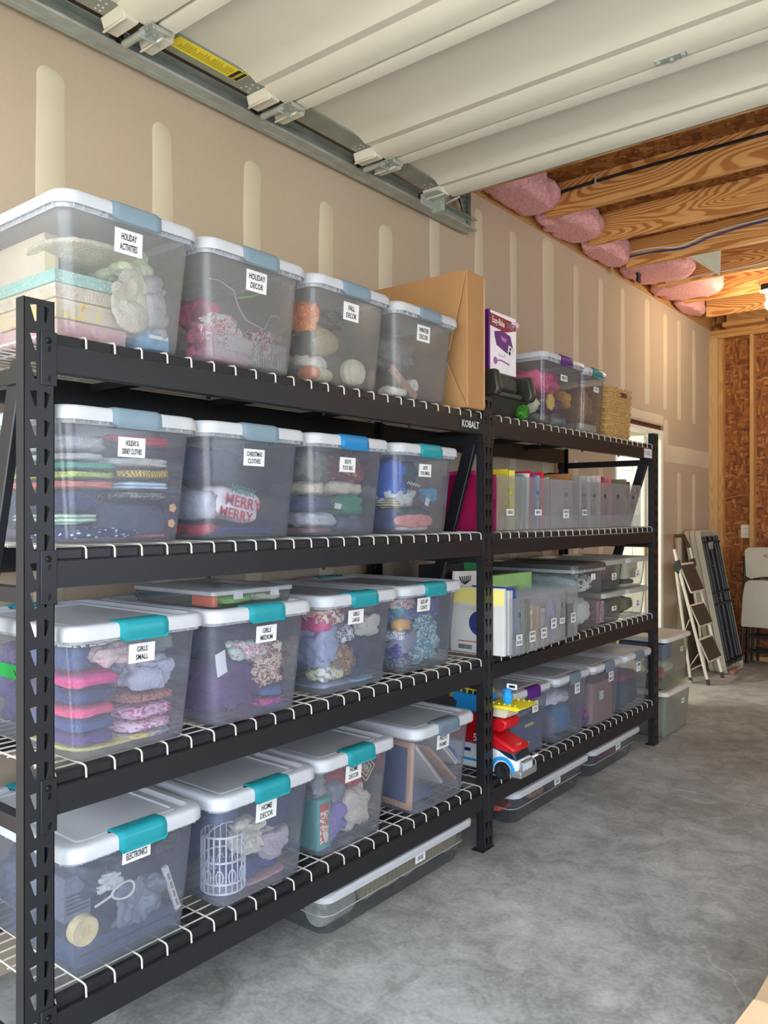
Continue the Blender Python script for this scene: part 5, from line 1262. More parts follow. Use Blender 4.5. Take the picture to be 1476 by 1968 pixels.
def book(x, y0, y1, z, H, D, m, label, lean=0., name='book', cat='book', pages=True, group=None):
    t = empty(name, (x, (y0+y1)/2, z), label, cat, group)
    w_ = y1-y0; c = min(.0018, w_*.2)
    sh = lambda zz: lean*(zz-z)
    def slab(xa, xb, ya, yb, za, zb2): return MB().hexa([(xa, ya+sh(za), za), (xb, ya+sh(za), za), (xb, yb+sh(za), za), (xa, yb+sh(za), za)], [(xa, ya+sh(zb2), zb2), (xb, ya+sh(zb2), zb2), (xb, yb+sh(zb2), zb2), (xa, yb+sh(zb2), zb2)])
    mb = slab(x-D, x, y0, y0+c, z, z+H); mb.v += []; 
    k = slab(x-D, x, y1-c, y1, z, z+H); mb.add(k.v, k.f); k = slab(x-c, x+.0004, y0, y1, z, z+H); mb.add(k.v, k.f)
    mb.build('cover', m, t)
    slab(x-D+.003, x-c-.0005, y0+c+.0002, y1-c-.0002, z+.003, z+H-.004).build('pages', mat('page block', (232, 226, 208), .85), t)
    return t
z = TB['3']; G3 = 'frosted magazine files on the second shelf of the far bay'
mfile(.632, 2.862, 2.893, z, .235, .25, PINKF, 'bright pink magazine file beside the middle rack post', None, G3)
spec3 = [(2.90, 3.135, 'SCIENCE', 'magazine file marked SCIENCE with pink and yellow folders', 0), (3.142, 3.40, 'MATH', 'magazine file marked MATH with teal and white books', 0),
         (3.408, 3.70, 'LANGUAGE/ARTS', 'magazine file marked LANGUAGE ARTS with a tan folder', 0), (3.708, 3.812, 'CURRICULUM', 'narrow magazine file marked CURRICULUM', 0),
         (3.82, 3.94, None, 'plain magazine file just past the CURRICULUM one', 1), (3.947, 4.088, None, 'plain magazine file in the middle of the far group', 1), (4.094, 4.28, None, 'plain magazine file with a red book standing in it', 1), (4.286, 4.52, None, 'plain magazine file at the far end beside the last post', 1)]
for a, b, tx, lab, k in spec3:
    L2 = tx and '/' in tx
    mfile(.625, a, b, z, .235, .25, FILEM, lab, tx, G3, sz=.078 if not L2 else .072, sw=.062 if b-a > .15 else .05, sh=.042 if L2 else .028)
def bk3(x, y, w_, H, m, label, lean=0., D=.20): book(x, y, y+w_, z+.003, H, D, m, label, lean)
cm = lambda n, c: mat(n, c, .5)
bk3(.612, 2.866, .012, .25, cm('magenta cover', (214, 60, 130)), 'magenta folder in the bright pink file')
bk3(.60, 2.91, .016, .225, cm('hot pink cover', (226, 80, 150)), 'hot pink folder leaning in the SCIENCE file', .05)
bk3(.605, 2.94, .012, .222, cm('orange cover', (236, 150, 60)), 'orange folder leaning in the SCIENCE file', .06)
bk3(.60, 3.04, .006, .262, cm('yellow cover', (236, 220, 50)), 'tall bright yellow folder in the SCIENCE file')
bk3(.60, 3.055, .05, .258, cm('lemon cover', (240, 226, 90)), 'thick lemon yellow binder in the SCIENCE file')
bk3(.60, 3.155, .022, .245, cm('teal cover', (70, 160, 160)), 'teal workbook at the near side of the MATH file', .05)
bk3(.605, 3.195, .024, .25, cm('white cover', (234, 232, 224)), 'white workbook in the MATH file', .04)
bk3(.60, 3.235, .02, .262, cm('red cover', (200, 24, 44)), 'tall red workbook rising above the MATH file')
bk3(.60, 3.262, .03, .255, cm('violet cover', (110, 60, 150)), 'violet workbook in the MATH file')
bk3(.60, 3.305, .02, .245, cm('pale blue cover', (130, 190, 220)), 'pale blue workbook in the MATH file', .05)
bk3(.60, 3.345, .03, .262, cm('crimson cover', (214, 30, 50)), 'crimson spiral book at the far side of the MATH file')
bk3(.60, 3.42, .008, .24, cm('white cover b', (226, 224, 216)), 'white pad at the near side of the LANGUAGE ARTS file')
bk3(.60, 3.44, .24, .232, cm('grey lilac cover', (168, 156, 164)), 'thick grey-lilac binder filling the LANGUAGE ARTS file')
bk3(.59, 3.684, .01, .268, cm('tan cover', (176, 124, 66)), 'tan folder rising above the LANGUAGE ARTS file')
bk3(.612, 3.716, .022, .26, cm('black and cream cover', (150, 146, 136)), 'spiral notebook in the CURRICULUM file')
bk3(.60, 3.75, .03, .235, cm('cream cover', (226, 222, 206)), 'cream workbook in the CURRICULUM file')
bk3(.60, 3.84, .05, .262, cm('dove cover', (190, 186, 176)), 'dove grey book in the plain file past CURRICULUM')
bk3(.60, 3.96, .06, .268, cm('stone cover', (206, 198, 184)), 'stone coloured book in the middle plain file')
bk3(.60, 4.03, .03, .265, cm('wine cover', (150, 50, 64)), 'wine red book in the middle plain file')
bk3(.60, 4.11, .05, .258, cm('rose cover', (206, 96, 104)), 'rose red book in the far group')
bk3(.60, 4.32, .05, .262, cm('olive cover', (120, 120, 90)), 'olive book in the last file')
bk3(.60, 4.38, .04, .25, cm('brown cover', (120, 60, 50)), 'brown book in the last file')
soft('headphones', mat('black foam', (30, 22, 24), .6), (.30, .45, 3.86, 4.06, z+.262, z+.295), None, e=2.4, wr=.01, sub=3, label='black headset lying on top of the far files', cat='headphones')

# ------------------------------------------------------------------ third shelf
z = TB['2']; G2 = 'frosted magazine files on the third shelf of the far bay'
t = empty('picture_book', (.58, 2.842, z), 'large white picture book with a yellow band and blue disc facing forward', 'book')
MB().box(.44, .700, 2.840, 2.856, z, z+.275).build('cover', cm('glossy white cover', (214, 210, 202)), t, bevel=.001)
MB().box(.441, .699, 2.8385, 2.8398, z+.205, z+.268).build('yellow_band', cm('butter band', (240, 226, 130)), t)
q = MB(); q.lathe((.585, 2.8398, z+.125), [(.052, 0), (.052, -.001)], 32, ax='y'); q.build('blue_disc', cm('night blue disc', (44, 58, 120)), t)
q = MB(); q.lathe((.59, 2.8388, z+.115), [(.022, 0), (.022, -.0006)], 16, ax='y'); q.build('plum_blot', cm('plum blot', (130, 60, 96)), t)
q = MB()
for k in range(3): q.box(.50+.0*k, .66-.02*k, 2.8385, 2.8398, z+.190-k*.006, z+.1925-k*.006)
q.build('small_print', cm('faint print', (196, 190, 180)), t)
q = MB(); q.box(.478, .58, 2.8385, 2.8398, z+.045, z+.049); q.build('red_line', cm('red line', (190, 60, 60)), t)
q = MB()
for k in range(12): q.box(.482+k*.0055, .485+k*.0055, 2.8385, 2.8398, z+.014, z+.032)
q.build('barcode', INK, t)
MB().box(.40, .60, 2.80, 2.8385, z, z+.255) if False else None
book(.44, 2.708, 2.745, z, .29, .2, cm('indigo cover', (40, 50, 110)), 'indigo book standing behind the rack post by the SIZE UP bin')
mf = [(.728, 2.862, 2.962, 'FALL/BOOKS', 'magazine file marked FALL BOOKS'), (.722, 2.985, 3.085, 'WINTER/BOOKS', 'magazine file marked WINTER BOOKS'), (.714, 3.105, 3.205, 'SPRING/BOOKS', 'magazine file marked SPRING BOOKS'),
      (.70, 3.225, 3.325, 'ACTIVITY/BOOKS', 'magazine file marked ACTIVITY BOOKS'), (.690, 3.345, 3.415, 'PUZZLES', 'narrow magazine file marked PUZZLES'), (.682, 3.462, 3.562, 'HOLIDAY/MOVIES', 'magazine file marked HOLIDAY MOVIES')]
for x, a, b, tx, lab in mf: mfile(x, a, b, z, .235, .25, FILEM, lab, tx, G2, sz=.062 if x > .7 else .09, sw=.05, sh=.045 if '/' in tx else .026)
def bk2(x, y, w_, H, m, label, lean=0.): book(x, y, y+w_, z+.003, H, .2, m, label, lean)
bk2(.71, 2.872, .02, .262, cm('white gloss spine', (196, 196, 192)), 'white book in the FALL BOOKS file')
bk2(.71, 2.896, .016, .272, cm('royal blue spine', (40, 70, 160)), 'royal blue book rising above the FALL BOOKS file')
bk2(.71, 2.92, .03, .235, cm('grey blue spine', (120, 150, 170)), 'grey-blue book in the FALL BOOKS file')
bk2(.705, 2.995, .03, .20, cm('moss spine', (120, 150, 90)), 'moss green book in the WINTER BOOKS file')
bk2(.705, 3.03, .016, .215, cm('maroon spine', (110, 40, 60)), 'maroon book in the WINTER BOOKS file')
bk2(.705, 3.05, .025, .19, cm('ivory spine', (226, 214, 180)), 'ivory book in the WINTER BOOKS file')
bk2(.70, 3.113, .03, .175, cm('gold spine', (226, 190, 100)), 'gold book in the SPRING BOOKS file')
bk2(.70, 3.148, .045, .165, cm('silver spine', (190, 190, 186)), 'silver-grey book in the SPRING BOOKS file')
bk2(.685, 3.235, .08, .20, cm('lavender spine', (176, 170, 206)), 'lavender pad filling the ACTIVITY BOOKS file')
bk2(.672, 3.355, .05, .19, cm('ash spine', (176, 176, 172)), 'ash grey puzzle book in the PUZZLES file')
bk2(.668, 3.475, .07, .15, cm('charcoal spine', (60, 60, 64)), 'dark film cases in the HOLIDAY MOVIES file')
# printed board and green box behind the files
t = empty('art_print', (.42, 2.98, z), 'white board with red fish prints leaning behind the files', 'picture')
MB().hexa([(.40, 2.87, z), (.415, 2.87, z), (.415, 3.16, z), (.40, 3.16, z)], [(.44, 2.855, z+.335), (.455, 2.855, z+.335), (.455, 3.145, z+.322), (.44, 3.145, z+.322)]).build('board', cm('matt white board', (236, 228, 218)), t, bevel=.001)
q = MB()
for yy, zz, s_ in ((3.06, .28, .03), (3.10, .225, .026), (2.98, .235, .02)): q.lathe((.4565, yy, z+zz), [(s_, -.006), (s_*.6, .001), (.001, .002)], 10, ax='x')
q.build('red_print', cm('berry red print', (176, 20, 40)), t)
q = MB()
for k in range(6): q.tube([(.4555, 2.885+k*.018, z+.31), (.456, 2.90+k*.014, z+.29), (.4555, 2.93, z+.275)], .002, 4)
q.build('black_print', INK, t)
inside('game_box', cm('leaf green box', (30, 120, 60)), (.30, .38, 3.04, 3.25, z, z+.375), 'tall green box at the back of the third shelf', 'box', 'box')
inside('game_box', cm('black stripe box', (40, 38, 40)), (.30, .38, 2.80, 3.03, z, z+.36), 'tall black box at the back of the third shelf', 'box', 'box')
inside('folder', cm('light green folder', (160, 200, 120)), (.40, .44, 3.175, 3.56, z, z+.295), 'light green folder board behind the ACTIVITY BOOKS file', 'folder', 'box')
# black-lidded tote of linens and the small stacked totes
DARKL = mat('charcoal lid', (66, 68, 68), .4)
stote('x', .645, 3.752, z, .345, .52, .335, None, 'clear tote with a charcoal lid packed with white linens', '3T/4T', (.04, .265, .05, .03), BINC, DARKL, taper=.012)
inside('linen', 'c:250,248,242', (.30, .632, 3.60, 3.905, z+.006, z+.165), 'white linens filling the bottom of the charcoal-lidded tote', 'linen', sub=4)
inside('linen', 'c:176,184,184', (.16, .632, 3.60, 3.74, z+.17, z+.285), 'grey towel roll under the charcoal lid', 'towel', sub=4)
inside('linen', 'p:blot:246,244,238:110,110,112:240,238,230:30', (.30, .632, 3.745, 3.905, z+.17, z+.285), 'white cloth with fine black print under the charcoal lid', 'cloth', sub=4)
SML = mat('clear grey lid', (178, 182, 172), .35, trans=.2)
G5 = 'small clear totes stacked two by two'
for key, yc, zz, lab, tx in (('a', 4.085, z, 'small tote low in the near stack holding pink cards', '3 D PRINT'), ('b', 4.085, z+.170, 'small tote on top of the near stack holding a brown box', 'SNAP/CIRCUITS'),
                             ('c', 4.42, z, 'small tote low in the far stack holding green blocks', 'BIG/BRICKS'), ('d', 4.42, z+.170, 'small tote on top of the far stack holding a cream case', 'SM/BRICKS')):
    stote('x', .625, yc, zz, .29, .40, .168, None, lab, tx, (.03, .075, .06, .036 if '/' in tx else .024), BINC, SML, taper=.018, group=G5, rim=False)
inside('card_deck', 'p:blot:214,120,140:236,214,220:170,80,110:60', (.45, .60, 3.97, 4.06, z+.004, z+.12), 'pink patterned cards in the low near small tote', 'cards', 'box')
inside('parts_bag', 'bag:170,190,190', (.40, .60, 4.065, 4.19, z+.004, z+.12), 'grey parts bag in the low near small tote', 'bag')
inside('carton', cm('mauve brown carton', (130, 96, 92)), (.40, .60, 3.975, 4.18, z+.235, z+.305), 'mauve-brown carton in the top near small tote', 'box', 'box')
inside('parts_bag', 'bag:120,130,136', (.40, .60, 3.975, 4.18, z+.176, z+.232), 'dark parts bag under the mauve-brown carton', 'bag')
inside('block_heap', 'p:blot:150,130,80:90,120,70:110,140,110:26', (.38, .60, 4.30, 4.54, z+.004, z+.12), 'heap of green and tan blocks in the low far small tote', 'blocks', wr=.014)
inside('tool_case', cm('cream case', (222, 214, 180)), (.40, .60, 4.33, 4.53, z+.215, z+.305), 'cream case in the top far small tote', 'case', 'box')
inside('tool_bag', 'c:84,82,84', (.38, .60, 4.32, 4.54, z+.176, z+.213), 'grey pouch under the cream case', 'pouch')

# ------------------------------------------------------------------ lowest shelf of the far bay
z = TB['1']
LIDS = mat('soft grey white lid', (206, 206, 204), .35, trans=.12)
stote('x', .60, 3.225, z, .345, .50, .312, PURP, 'clear tote with a purple latch on the lowest shelf', 'METRIC/TOYS', (.045, .215, .055, .05), BINB, LIDS)
stote('x', .62, 3.605, z, .345, .50, .318, SLATE, 'clear tote with a slate latch marked DRESS IT UP', 'DRESS/IT UP', (.06, .235, .055, .05), BINB)
stote('x', .635, 3.985, z, .355, .50, .320, SLATE, 'clear tote with a slate latch holding a cardboard carton', 'PHOTO/PROJECTS', (.055, .235, .06, .05), BINB)
stote('x', .645, 4.378, z, .370, .50, .322, SLATE, 'clear tote with a slate latch at the far end of the lowest shelf', 'GAMES/TV', (.02, .235, .055, .05), BINB)
inside('toy_case', cm('denim blue case', (60, 78, 120)), (.36, .585, 3.09, 3.37, z+.006, z+.155), 'dark blue toy case in the METRIC TOYS bin', 'case', 'box')
for a, b, c_, d in ((3.22, 3.30, .125, .137), (3.17, 3.26, .045, .057)):
    MB().box(.5865, .588, a, b, z+c_, z+d).build('yellow_stripe', cm('acid yellow tape', (226, 214, 90)), bpy.data.objects['toy_case'])
inside('toy_bag', 'c:110,120,150', (.36, .58, 3.09, 3.37, z+.16, z+.21), 'blue-grey cloth over the dark blue toy case', 'cloth')
inside('costume_cloth', 'c:226,224,220', (.36, .60, 3.45, 3.72, z+.16, z+.225), 'white tulle in the DRESS IT UP bin', 'cloth', sub=4, wr=.014)
inside('costume_cloth', 'c:60,120,160', (.36, .60, 3.53, 3.74, z+.006, z+.155), 'sea blue cloth in the DRESS IT UP bin', 'cloth')
inside('costume_cloth', 'c:120,112,130', (.40, .60, 3.45, 3.525, z+.006, z+.15), 'mauve grey cloth in the near corner of the DRESS IT UP bin', 'cloth')
inside('carton', cm('dull carton', (150, 110, 90)), (.34, .618, 3.88, 4.125, z+.006, z+.215), 'brown carton inside the PHOTO PROJECTS bin', 'box', 'box')
MB().box(.6185, .6195, 3.96, 4.01, z+.12, z+.165).build('sticker', STICK, bpy.data.objects['carton.001'])
inside('ribbon_spool', 'p:blot:60,60,120:170,50,90:60,120,140:40', (.50, .61, 3.822, 3.875, z+.006, z+.12), 'blue and pink spools beside the brown carton', 'spool')
inside('fleece', 'c:54,72,84', (.30, .628, 4.226, 4.53, z+.006, z+.155), 'dark teal fleece in the GAMES TV bin', 'fleece', sub=4, e=5)
inside('fleece', 'c:130,40,54', (.30, .628, 4.226, 4.53, z+.16, z+.20), 'dark red fleece in the GAMES TV bin', 'fleece', e=5)

# ------------------------------------------------------------------ toy rescue truck
TW = mat('toy white', (226, 230, 234), .3); TR = mat('toy red', (196, 20, 30), .3); TBl = mat('toy sky blue', (40, 150, 216), .3); TY = mat('toy yellow', (240, 220, 50), .35); TD = mat('toy smoked glass', (22, 44, 56), .15); TG = mat('toy grey chrome', (150, 150, 150), .35, metal=.4); TN = mat('toy navy', (24, 50, 120), .3)
t = empty('toy_truck', (.5, 2.93, z), 'red white and blue toy rescue truck poking past the middle rack post', 'toy')
y0, y1 = 2.872, 3.0
hm = lambda h: h if h < .05 else .05+(h-.05)*.62
hc = lambda h: .188+(h-.277)*.80
def sideprism(prof, ya, yb, m, name, par, bev=.004): return MB().prism([(x, z+hm(h)) for x, h in prof], ya, yb, 'y').build(name, m, par, bevel=bev)
sideprism([(.30, .02), (.62, .02), (.66, .02), (.735, .02), (.745, .075), (.742, .10), (.70, .115), (.66, .15), (.60, .165), (.30, .165)], y0, y1, TW, 'body', t, .008)
sideprism([(.575, .163), (.64, .155), (.70, .112), (.738, .104), (.725, .15), (.69, .185), (.62, .215), (.575, .22)], y0+.003, y1-.003, TD, 'windscreen', t, .006)
sideprism([(.30, .168), (.58, .172), (.62, .165), (.66, .155), (.715, .145), (.735, .16), (.725, .19), (.68, .215), (.63, .245), (.57, .27), (.50, .275), (.30, .275)], y0-.001, y1+.001, TR, 'roof', t, .012)
sideprism([(.738, .022), (.757, .022), (.757, .095), (.744, .10)], y0+.02, y1-.02, TG, 'grille', t, .002)
sideprism([(.66, .018), (.762, .018), (.762, .045), (.69, .05)], y0-.004, y1+.004, TG, 'bumper', t, .004)
gr = MB()
for k in range(6): gr.box(.757, .759, y0+.026+k*.013, y0+.030+k*.013, z+.040, z+.073)
gr.build('grille_bar', TW, t)
for xx in (.40, .675):
    w_ = MB(); w_.lathe((xx, y0-.006, z+.036), [(.010, 0), (.024, -.002), (.026, .001), (.036, .001), (.037, .004), (.037, .022), (.02, .022)], 24, ax='y'); w_.build('wheel', mat('toy tyre', (26, 26, 30), .5), t, smooth=40)
    w_ = MB(); w_.lathe((xx, y1+.006, z+.036), [(.010, 0), (.037, -.002), (.037, -.022), (.02, -.022)], 24, ax='y'); w_.build('wheel', MATS['toy tyre'], t, smooth=40)
    a = MB(); R1, R2 = .043, .058
    P = [(xx+R2*math.cos(k), z+.036+R2*math.sin(k)) for k in [PI*j/10 for j in range(11)]]+[(xx+R1*math.cos(k), z+.036+R1*math.sin(k)) for k in [PI-PI*j/10 for j in range(11)]]
    a.prism(P, y0-.005, y0, 'y'); a.build('wheel_arch', TBl, t, bevel=.001)
MB().box(.49, .52, y0-.003, y0+.001, z+.088, z+.102).build('side_window', TN, t); MB().box(.46, .555, y0-.002, y0+.001, z+.05, z+.06).build('side_stripe', TBl, t)
q = MB(); q.tube([(.745, y1-.005, z+.075), (.765, y1+.006, z+.088)], .004, 6); q.build('mirror', TW, t)
lettering('5', t, face_my(.545, y0-.0035, z+.150), .045, STICK, .9, name='number')
# the fire tower toy parked behind it
t2 = empty('toy_crane', (.52, 3.02, z+.27), 'red blue and yellow toy lookout crane standing on the toy truck', 'toy')
zz = z+.277
def sp2(prof, ya, yb, m, name, bev=.003): return MB().prism([(x, z+hc(h)) for x, h in prof], ya, yb, 'y').build(name, m, t2, bevel=bev)
sp2([(.42, .277), (.66, .277), (.685, .30), (.69, .335), (.66, .35), (.60, .33), (.55, .36), (.46, .36), (.42, .33)], y0+.005, y1-.005, TR, 'tower_base', .008)
lettering('S', t2, face_my(.515, y0+.0045, z+hc(.318)), .04, STICK, 1.1, name='letter')
sp2([(.62, .352), (.68, .352), (.70, .40), (.625, .40)], y0+.01, y1-.01, mat('toy cream', (216, 206, 180), .4), 'mast_block')
sp2([(.60, .402), (.745, .402), (.765, .418), (.745, .424), (.60, .418)], y0-.01, y1+.01, TY, 'platform')
q = MB()
for k in range(5): q.lathe((.63+k*.025, y0+.005, z+hc(.424)), [(.004, 0), (.004, .004), (.002, .006)], 8); q.lathe((.63+k*.025, y1-.005, z+hc(.420)), [(.004, 0), (.004, .007), (.002, .009)], 8)
q.build('stud_peg', TY, t2)
sp2([(.44, .362), (.56, .362), (.57, .38), (.56, .395), (.575, .45), (.43, .455), (.425, .42), (.45, .40)], y0, y1, TBl, 'bucket')
q = MB()
for k in range(5): q.tube([(.438+k*.030, y0+.004, z+hc(.455)), (.444+k*.030, y0+.004, z+hc(.478))], .003, 6)
q.tube([(.43, y0+.004, z+hc(.480)), (.575, y0+.004, z+hc(.474))], .0035, 6); q.build('railing', TY, t2)
sp2([(.41, .42), (.425, .42), (.435, .485), (.42, .485)], y0, y1, mat('toy mustard', (176, 150, 50), .4), 'ladder_end')
sp2([(.48, .480), (.55, .476), (.565, .445), (.575, .447), (.572, .484), (.53, .494), (.49, .490)], y0+.02, y1-.02, MATS['toy mustard'], 'hood')
q = MB(); q.lathe((.675, y0+.04, z+hc(.422)), [(.016, 0), (.024, .03), (.014, .05), (.02, .055), (.022, .062), (.002, .066)], 16); q.build('turret', TBl, t2, smooth=40)
q = MB(); q.tube([(.675, y0+.04, z+.34), (.675, y0+.04, z+.385)], .004, 6); q.box(.675, .719, y0+.038, y0+.042, z+.366, z+.388); q.box(.683, .711, y0+.0375, y0+.0425, z+.372, z+.382, 1); q.build('flag_mast', [TW, NAVY], t2)

# ------------------------------------------------------------------ under-bed boxes and floor totes
def underbed(x, y0, y1, H, label, D=.42, st=None, text='SHOES', lidm=None, body=None):
    r = empty('underbed_box', (x, (y0+y1)/2, 0), label, 'storage bin', 'low white-lidded boxes on the floor')
    z = .0006
    def ring(g, zz, rad=.045): return rrect(x-D-g, x+g, y0-g, y1+g, rad, zz, 7)
    mb = MB(); mb.loft([ring(-.012, z), ring(-.003, z+.004), ring(0, z+.012), ring(.014, z+H*.45), ring(.018, z+H*.47), ring(.030, z+H*.9)], True, False)
    mb.build('tub', body or BINC, r, smooth=50)
    mb = MB(); mb.tube(ring(.0185, z+H*.46)+[ring(.0185, z+H*.46)[0]], .0022, 5); mb.build('step_line', BINR, r, smooth=60)
    mb = MB(); mb.loft([ring(.040, z+H-.026), ring(.044, z+H-.028), ring(.046, z+H-.010), ring(.040, z+H-.002), ring(.028, z+H), ring(.012, z+H-.001), ring(.004, z+H-.010), ring(-.02, z+H-.010)], False, True)
    mb.build('lid', lidm or LIDM, r, smooth=40)
    if st:
        yy, zz = st; xf = x+.018+.012*(zz-H*.46)/(H*.44)+.003
        s2 = MB().box(xf, xf+.001, yy-.03, yy+.03, zz-.014, zz+.014).build('sticker', STICK, r)
        lettering(text, s2, face_x(xf+.0014, yy, zz), .022, sx=.55)
    return r
underbed(.603, 1.88, 2.66, .158, 'long low box of beige shoes on the floor under the near bay', .36, (2.36, .105), 'SHOES', LIDM, BINC)
TAN = clothm('c:206,190,158')
def shoe(x, y, z, L_, rot, m, label, heel=.012):
    t = empty('shoe', (x, y, z), label, 'shoe'); WL.pop(t.name); t.rotation_euler = rot
    def sec(u, w_, zz, s_=1.): return [Vector((w_*math.cos(a)*s_, u*L_, zz+0*a)) for a in [0]]
    outl = [(-.5, .0), (-.48, .55), (-.35, .8), (-.1, .72), (.15, .95), (.35, 1.0), (.47, .7), (.5, .0)]
    W_ = min(L_*.19, .048); pts = [(W_*w2, u*L_) for u, w2 in outl]+[(-W_*w2*.9, u*L_) for u, w2 in outl[-2:0:-1]]
    MB().loft([[Vector((a, b, 0)) for a, b in pts], [Vector((a*1.04, b*1.02, heel)) for a, b in pts]]).build('sole', m, t, smooth=50)
    up = MB(); up.loft([[Vector((a*.97, b*.98, heel)) for a, b in pts], [Vector((a*.9, b*.96+(-.0 if b < 0 else -.004), heel+.025)) for a, b in pts], [Vector((a*.6, b*.8-L_*.05, heel+.042 if b < L_*.15 else heel+.034)) for a, b in pts]], True, False)
    up.build('upper', mat(m.name+' upper', (214, 206, 190), .8), t, smooth=60)
    g_ = MB()
    for k in range(9):
        y_ = -.4+.1*k; g_.box(-W_*.6, W_*.6, (y_-.012)*L_, (y_+.012)*L_, -.0012, .0)
    g_.build('tread', mat('tread rubber', (176, 160, 126), .9), t)
    return t
SHM = mat('tan rubber', (196, 178, 140), .8)
shoe(.52, 2.06, .048, .22, (math.radians(90), math.radians(12), math.radians(-82)), SHM, 'beige shoe lying nearest the near end of the long low box')
shoe(.570, 2.22, .060, .27, (math.radians(0), math.radians(-82), math.radians(4)), SHM, 'beige shoe on its side, sole outward, left of the SHOES sticker')
shoe(.570, 2.44, .063, .26, (math.radians(6), math.radians(-84), math.radians(0)), SHM, 'beige shoe on its side behind the SHOES sticker')
shoe(.570, 2.58, .058, .20, (math.radians(0), math.radians(-80), math.radians(-3)), SHM, 'beige shoe on its side at the far end of the long low box')
rolled('paper_roll', clothm('c:196,192,184'), (.54, 1.90, .058), .052, .15, 'y', label='grey woven roll at the near end of the long low box', cat='roll')
underbed(.607, 3.07, 3.735, .157, 'low white-lidded box on the floor behind the middle rack post', .36, (3.45, .10), 'SHOES')
inside('sandal', 'c:206,80,60', (.50, .57, 2.98+.06, 3.15, .05, .075), 'orange-red sandal in the low box by the middle post', 'sandal')
inside('shoe_heap', 'c:70,76,100', (.25, .57, 3.15, 3.33, .006, .10), 'navy shoes in the low box by the middle post', 'shoes')
inside('shoe_heap', 'p:blot:196,120,100:226,196,180:110,60,60:50', (.30, .575, 3.34, 3.47, .006, .11), 'coral shoes in the low box by the middle post', 'shoes')
inside('shoe_heap', 'c:90,92,110', (.25, .57, 3.48, 3.70, .006, .10), 'grey shoes in the low box by the middle post', 'shoes')
underbed(.607, 3.86, 4.42, .156, 'low white-lidded box on the floor furthest from the camera', .36, (4.17, .10), 'BOOTS')
inside('shoe_heap', 'c:70,78,90', (.25, .57, 3.88, 4.10, .006, .09), 'dark boots in the furthest low box', 'boots')
inside('shoe_heap', 'p:blot:110,90,100:170,60,110:90,84,96:40', (.25, .57, 4.11, 4.38, .006, .10), 'dark and magenta boots in the furthest low box', 'boots')
MB().box(.50, .571, 3.885, 3.93, .02, .032).build('shoe_card', STICK, None, label='white card at the near end of the furthest low box', cat='card') if False else None
# two milky totes on the floor past the rack
GF = 'milky totes stacked on the floor past the rack'
STL = mat('ivory tote lid', (216, 214, 200), .4, trans=.1)
stote('x', .655, 5.03, .001, .46, .52, .285, None, 'milky floor tote at the bottom of the stack past the rack', 'SHOP', (.09, .18, .05, .028), STACKM, STL, taper=.035, group=GF, rim=False)
stote('x', .648, 5.03, .287, .44, .50, .320, None, 'milky floor tote on top of the stack, with blue and red things inside', 'SHOP', (.09, .22, .05, .028), clear('pale tote plastic', .26, tint=(226, 230, 214), body=(206, 208, 196)), STL, taper=.035, group=GF, rim=False)
inside('tool_case', cm('royal case', (44, 74, 150)), (.35, .63, 4.87, 5.02, .46, .56), 'blue case at the top of the upper floor tote', 'case', 'box')
inside('helmet', 'c:226,224,210', (.45, .635, 4.93, 5.10, .36, .455), 'white rounded helmet in the upper floor tote', 'helmet', e=2.2, wr=.003)
inside('tool_grip', 'c:190,60,60', (.55, .632, 4.875, 4.925, .34, .42), 'red handle in the near corner of the upper floor tote', 'handle')
inside('tool_bag', 'c:120,120,100', (.35, .63, 4.875, 5.18, .292, .335), 'khaki bag along the bottom of the upper floor tote', 'bag')
inside('packed_cloth', 'c:140,142,130', (.25, .632, 4.86, 5.20, .006, .20), 'grey-green cloth filling the lower floor tote', 'cloth', e=6, wr=.004)

# ------------------------------------------------------------------ step ladder
LW = mat('ladder cream enamel', (220, 214, 196), .4); TRD = mat('dark ribbed tread', (74, 62, 50), .8)
t = empty('step_ladder', (.3, 6.74, 0), 'cream folding step ladder with brown treads and handle', 'ladder')
ya, yb = 6.56, 6.94
def rail_x(z_): return .395-(.395-.115)*z_/1.10
for y_ in (ya, yb):
    MB().tube([(rail_x(.02), y_, .02), (rail_x(.95), y_, .95), (rail_x(1.06)-.0, y_, 1.07)], .0125, 10).build('front_rail', LW, t, smooth=60)
    MB().tube([(rail_x(0), y_, .0), (rail_x(.04), y_, .045)], .0155, 10).build('foot', TRD, t, smooth=40)
    MB().tube([(.255, y_, .02), (.135, y_, .93)], .011, 10).build('rear_rail', LW, t, smooth=60)
    MB().tube([(.258, y_, 0), (.253, y_, .045)], .0145, 10).build('foot', TRD, t, smooth=40)
    MB().prism([(.12, .90), (.165, .87), (.18, .93), (.165, .985), (.13, .97)], y_-.017, y_+.017, 'y').build('hinge_bracket', mat('green black bracket', (40, 52, 44), .4), t, bevel=.003)
hx = rail_x(1.07)
MB().tube([(hx, ya, 1.07), (hx-.012, ya+.005, 1.15), (hx-.015, ya+.04, 1.175), (hx-.015, yb-.10, 1.175), (hx-.01, yb-.01, 1.10), (hx, yb, 1.07)], .0155, 10).build('handle', mat('brown grip', (92, 62, 40), .6), t, smooth=60)
MB().tube([(.25, ya, .10), (.25, yb, .10)], .006, 8).build('cross_rod', LW, t, smooth=60)
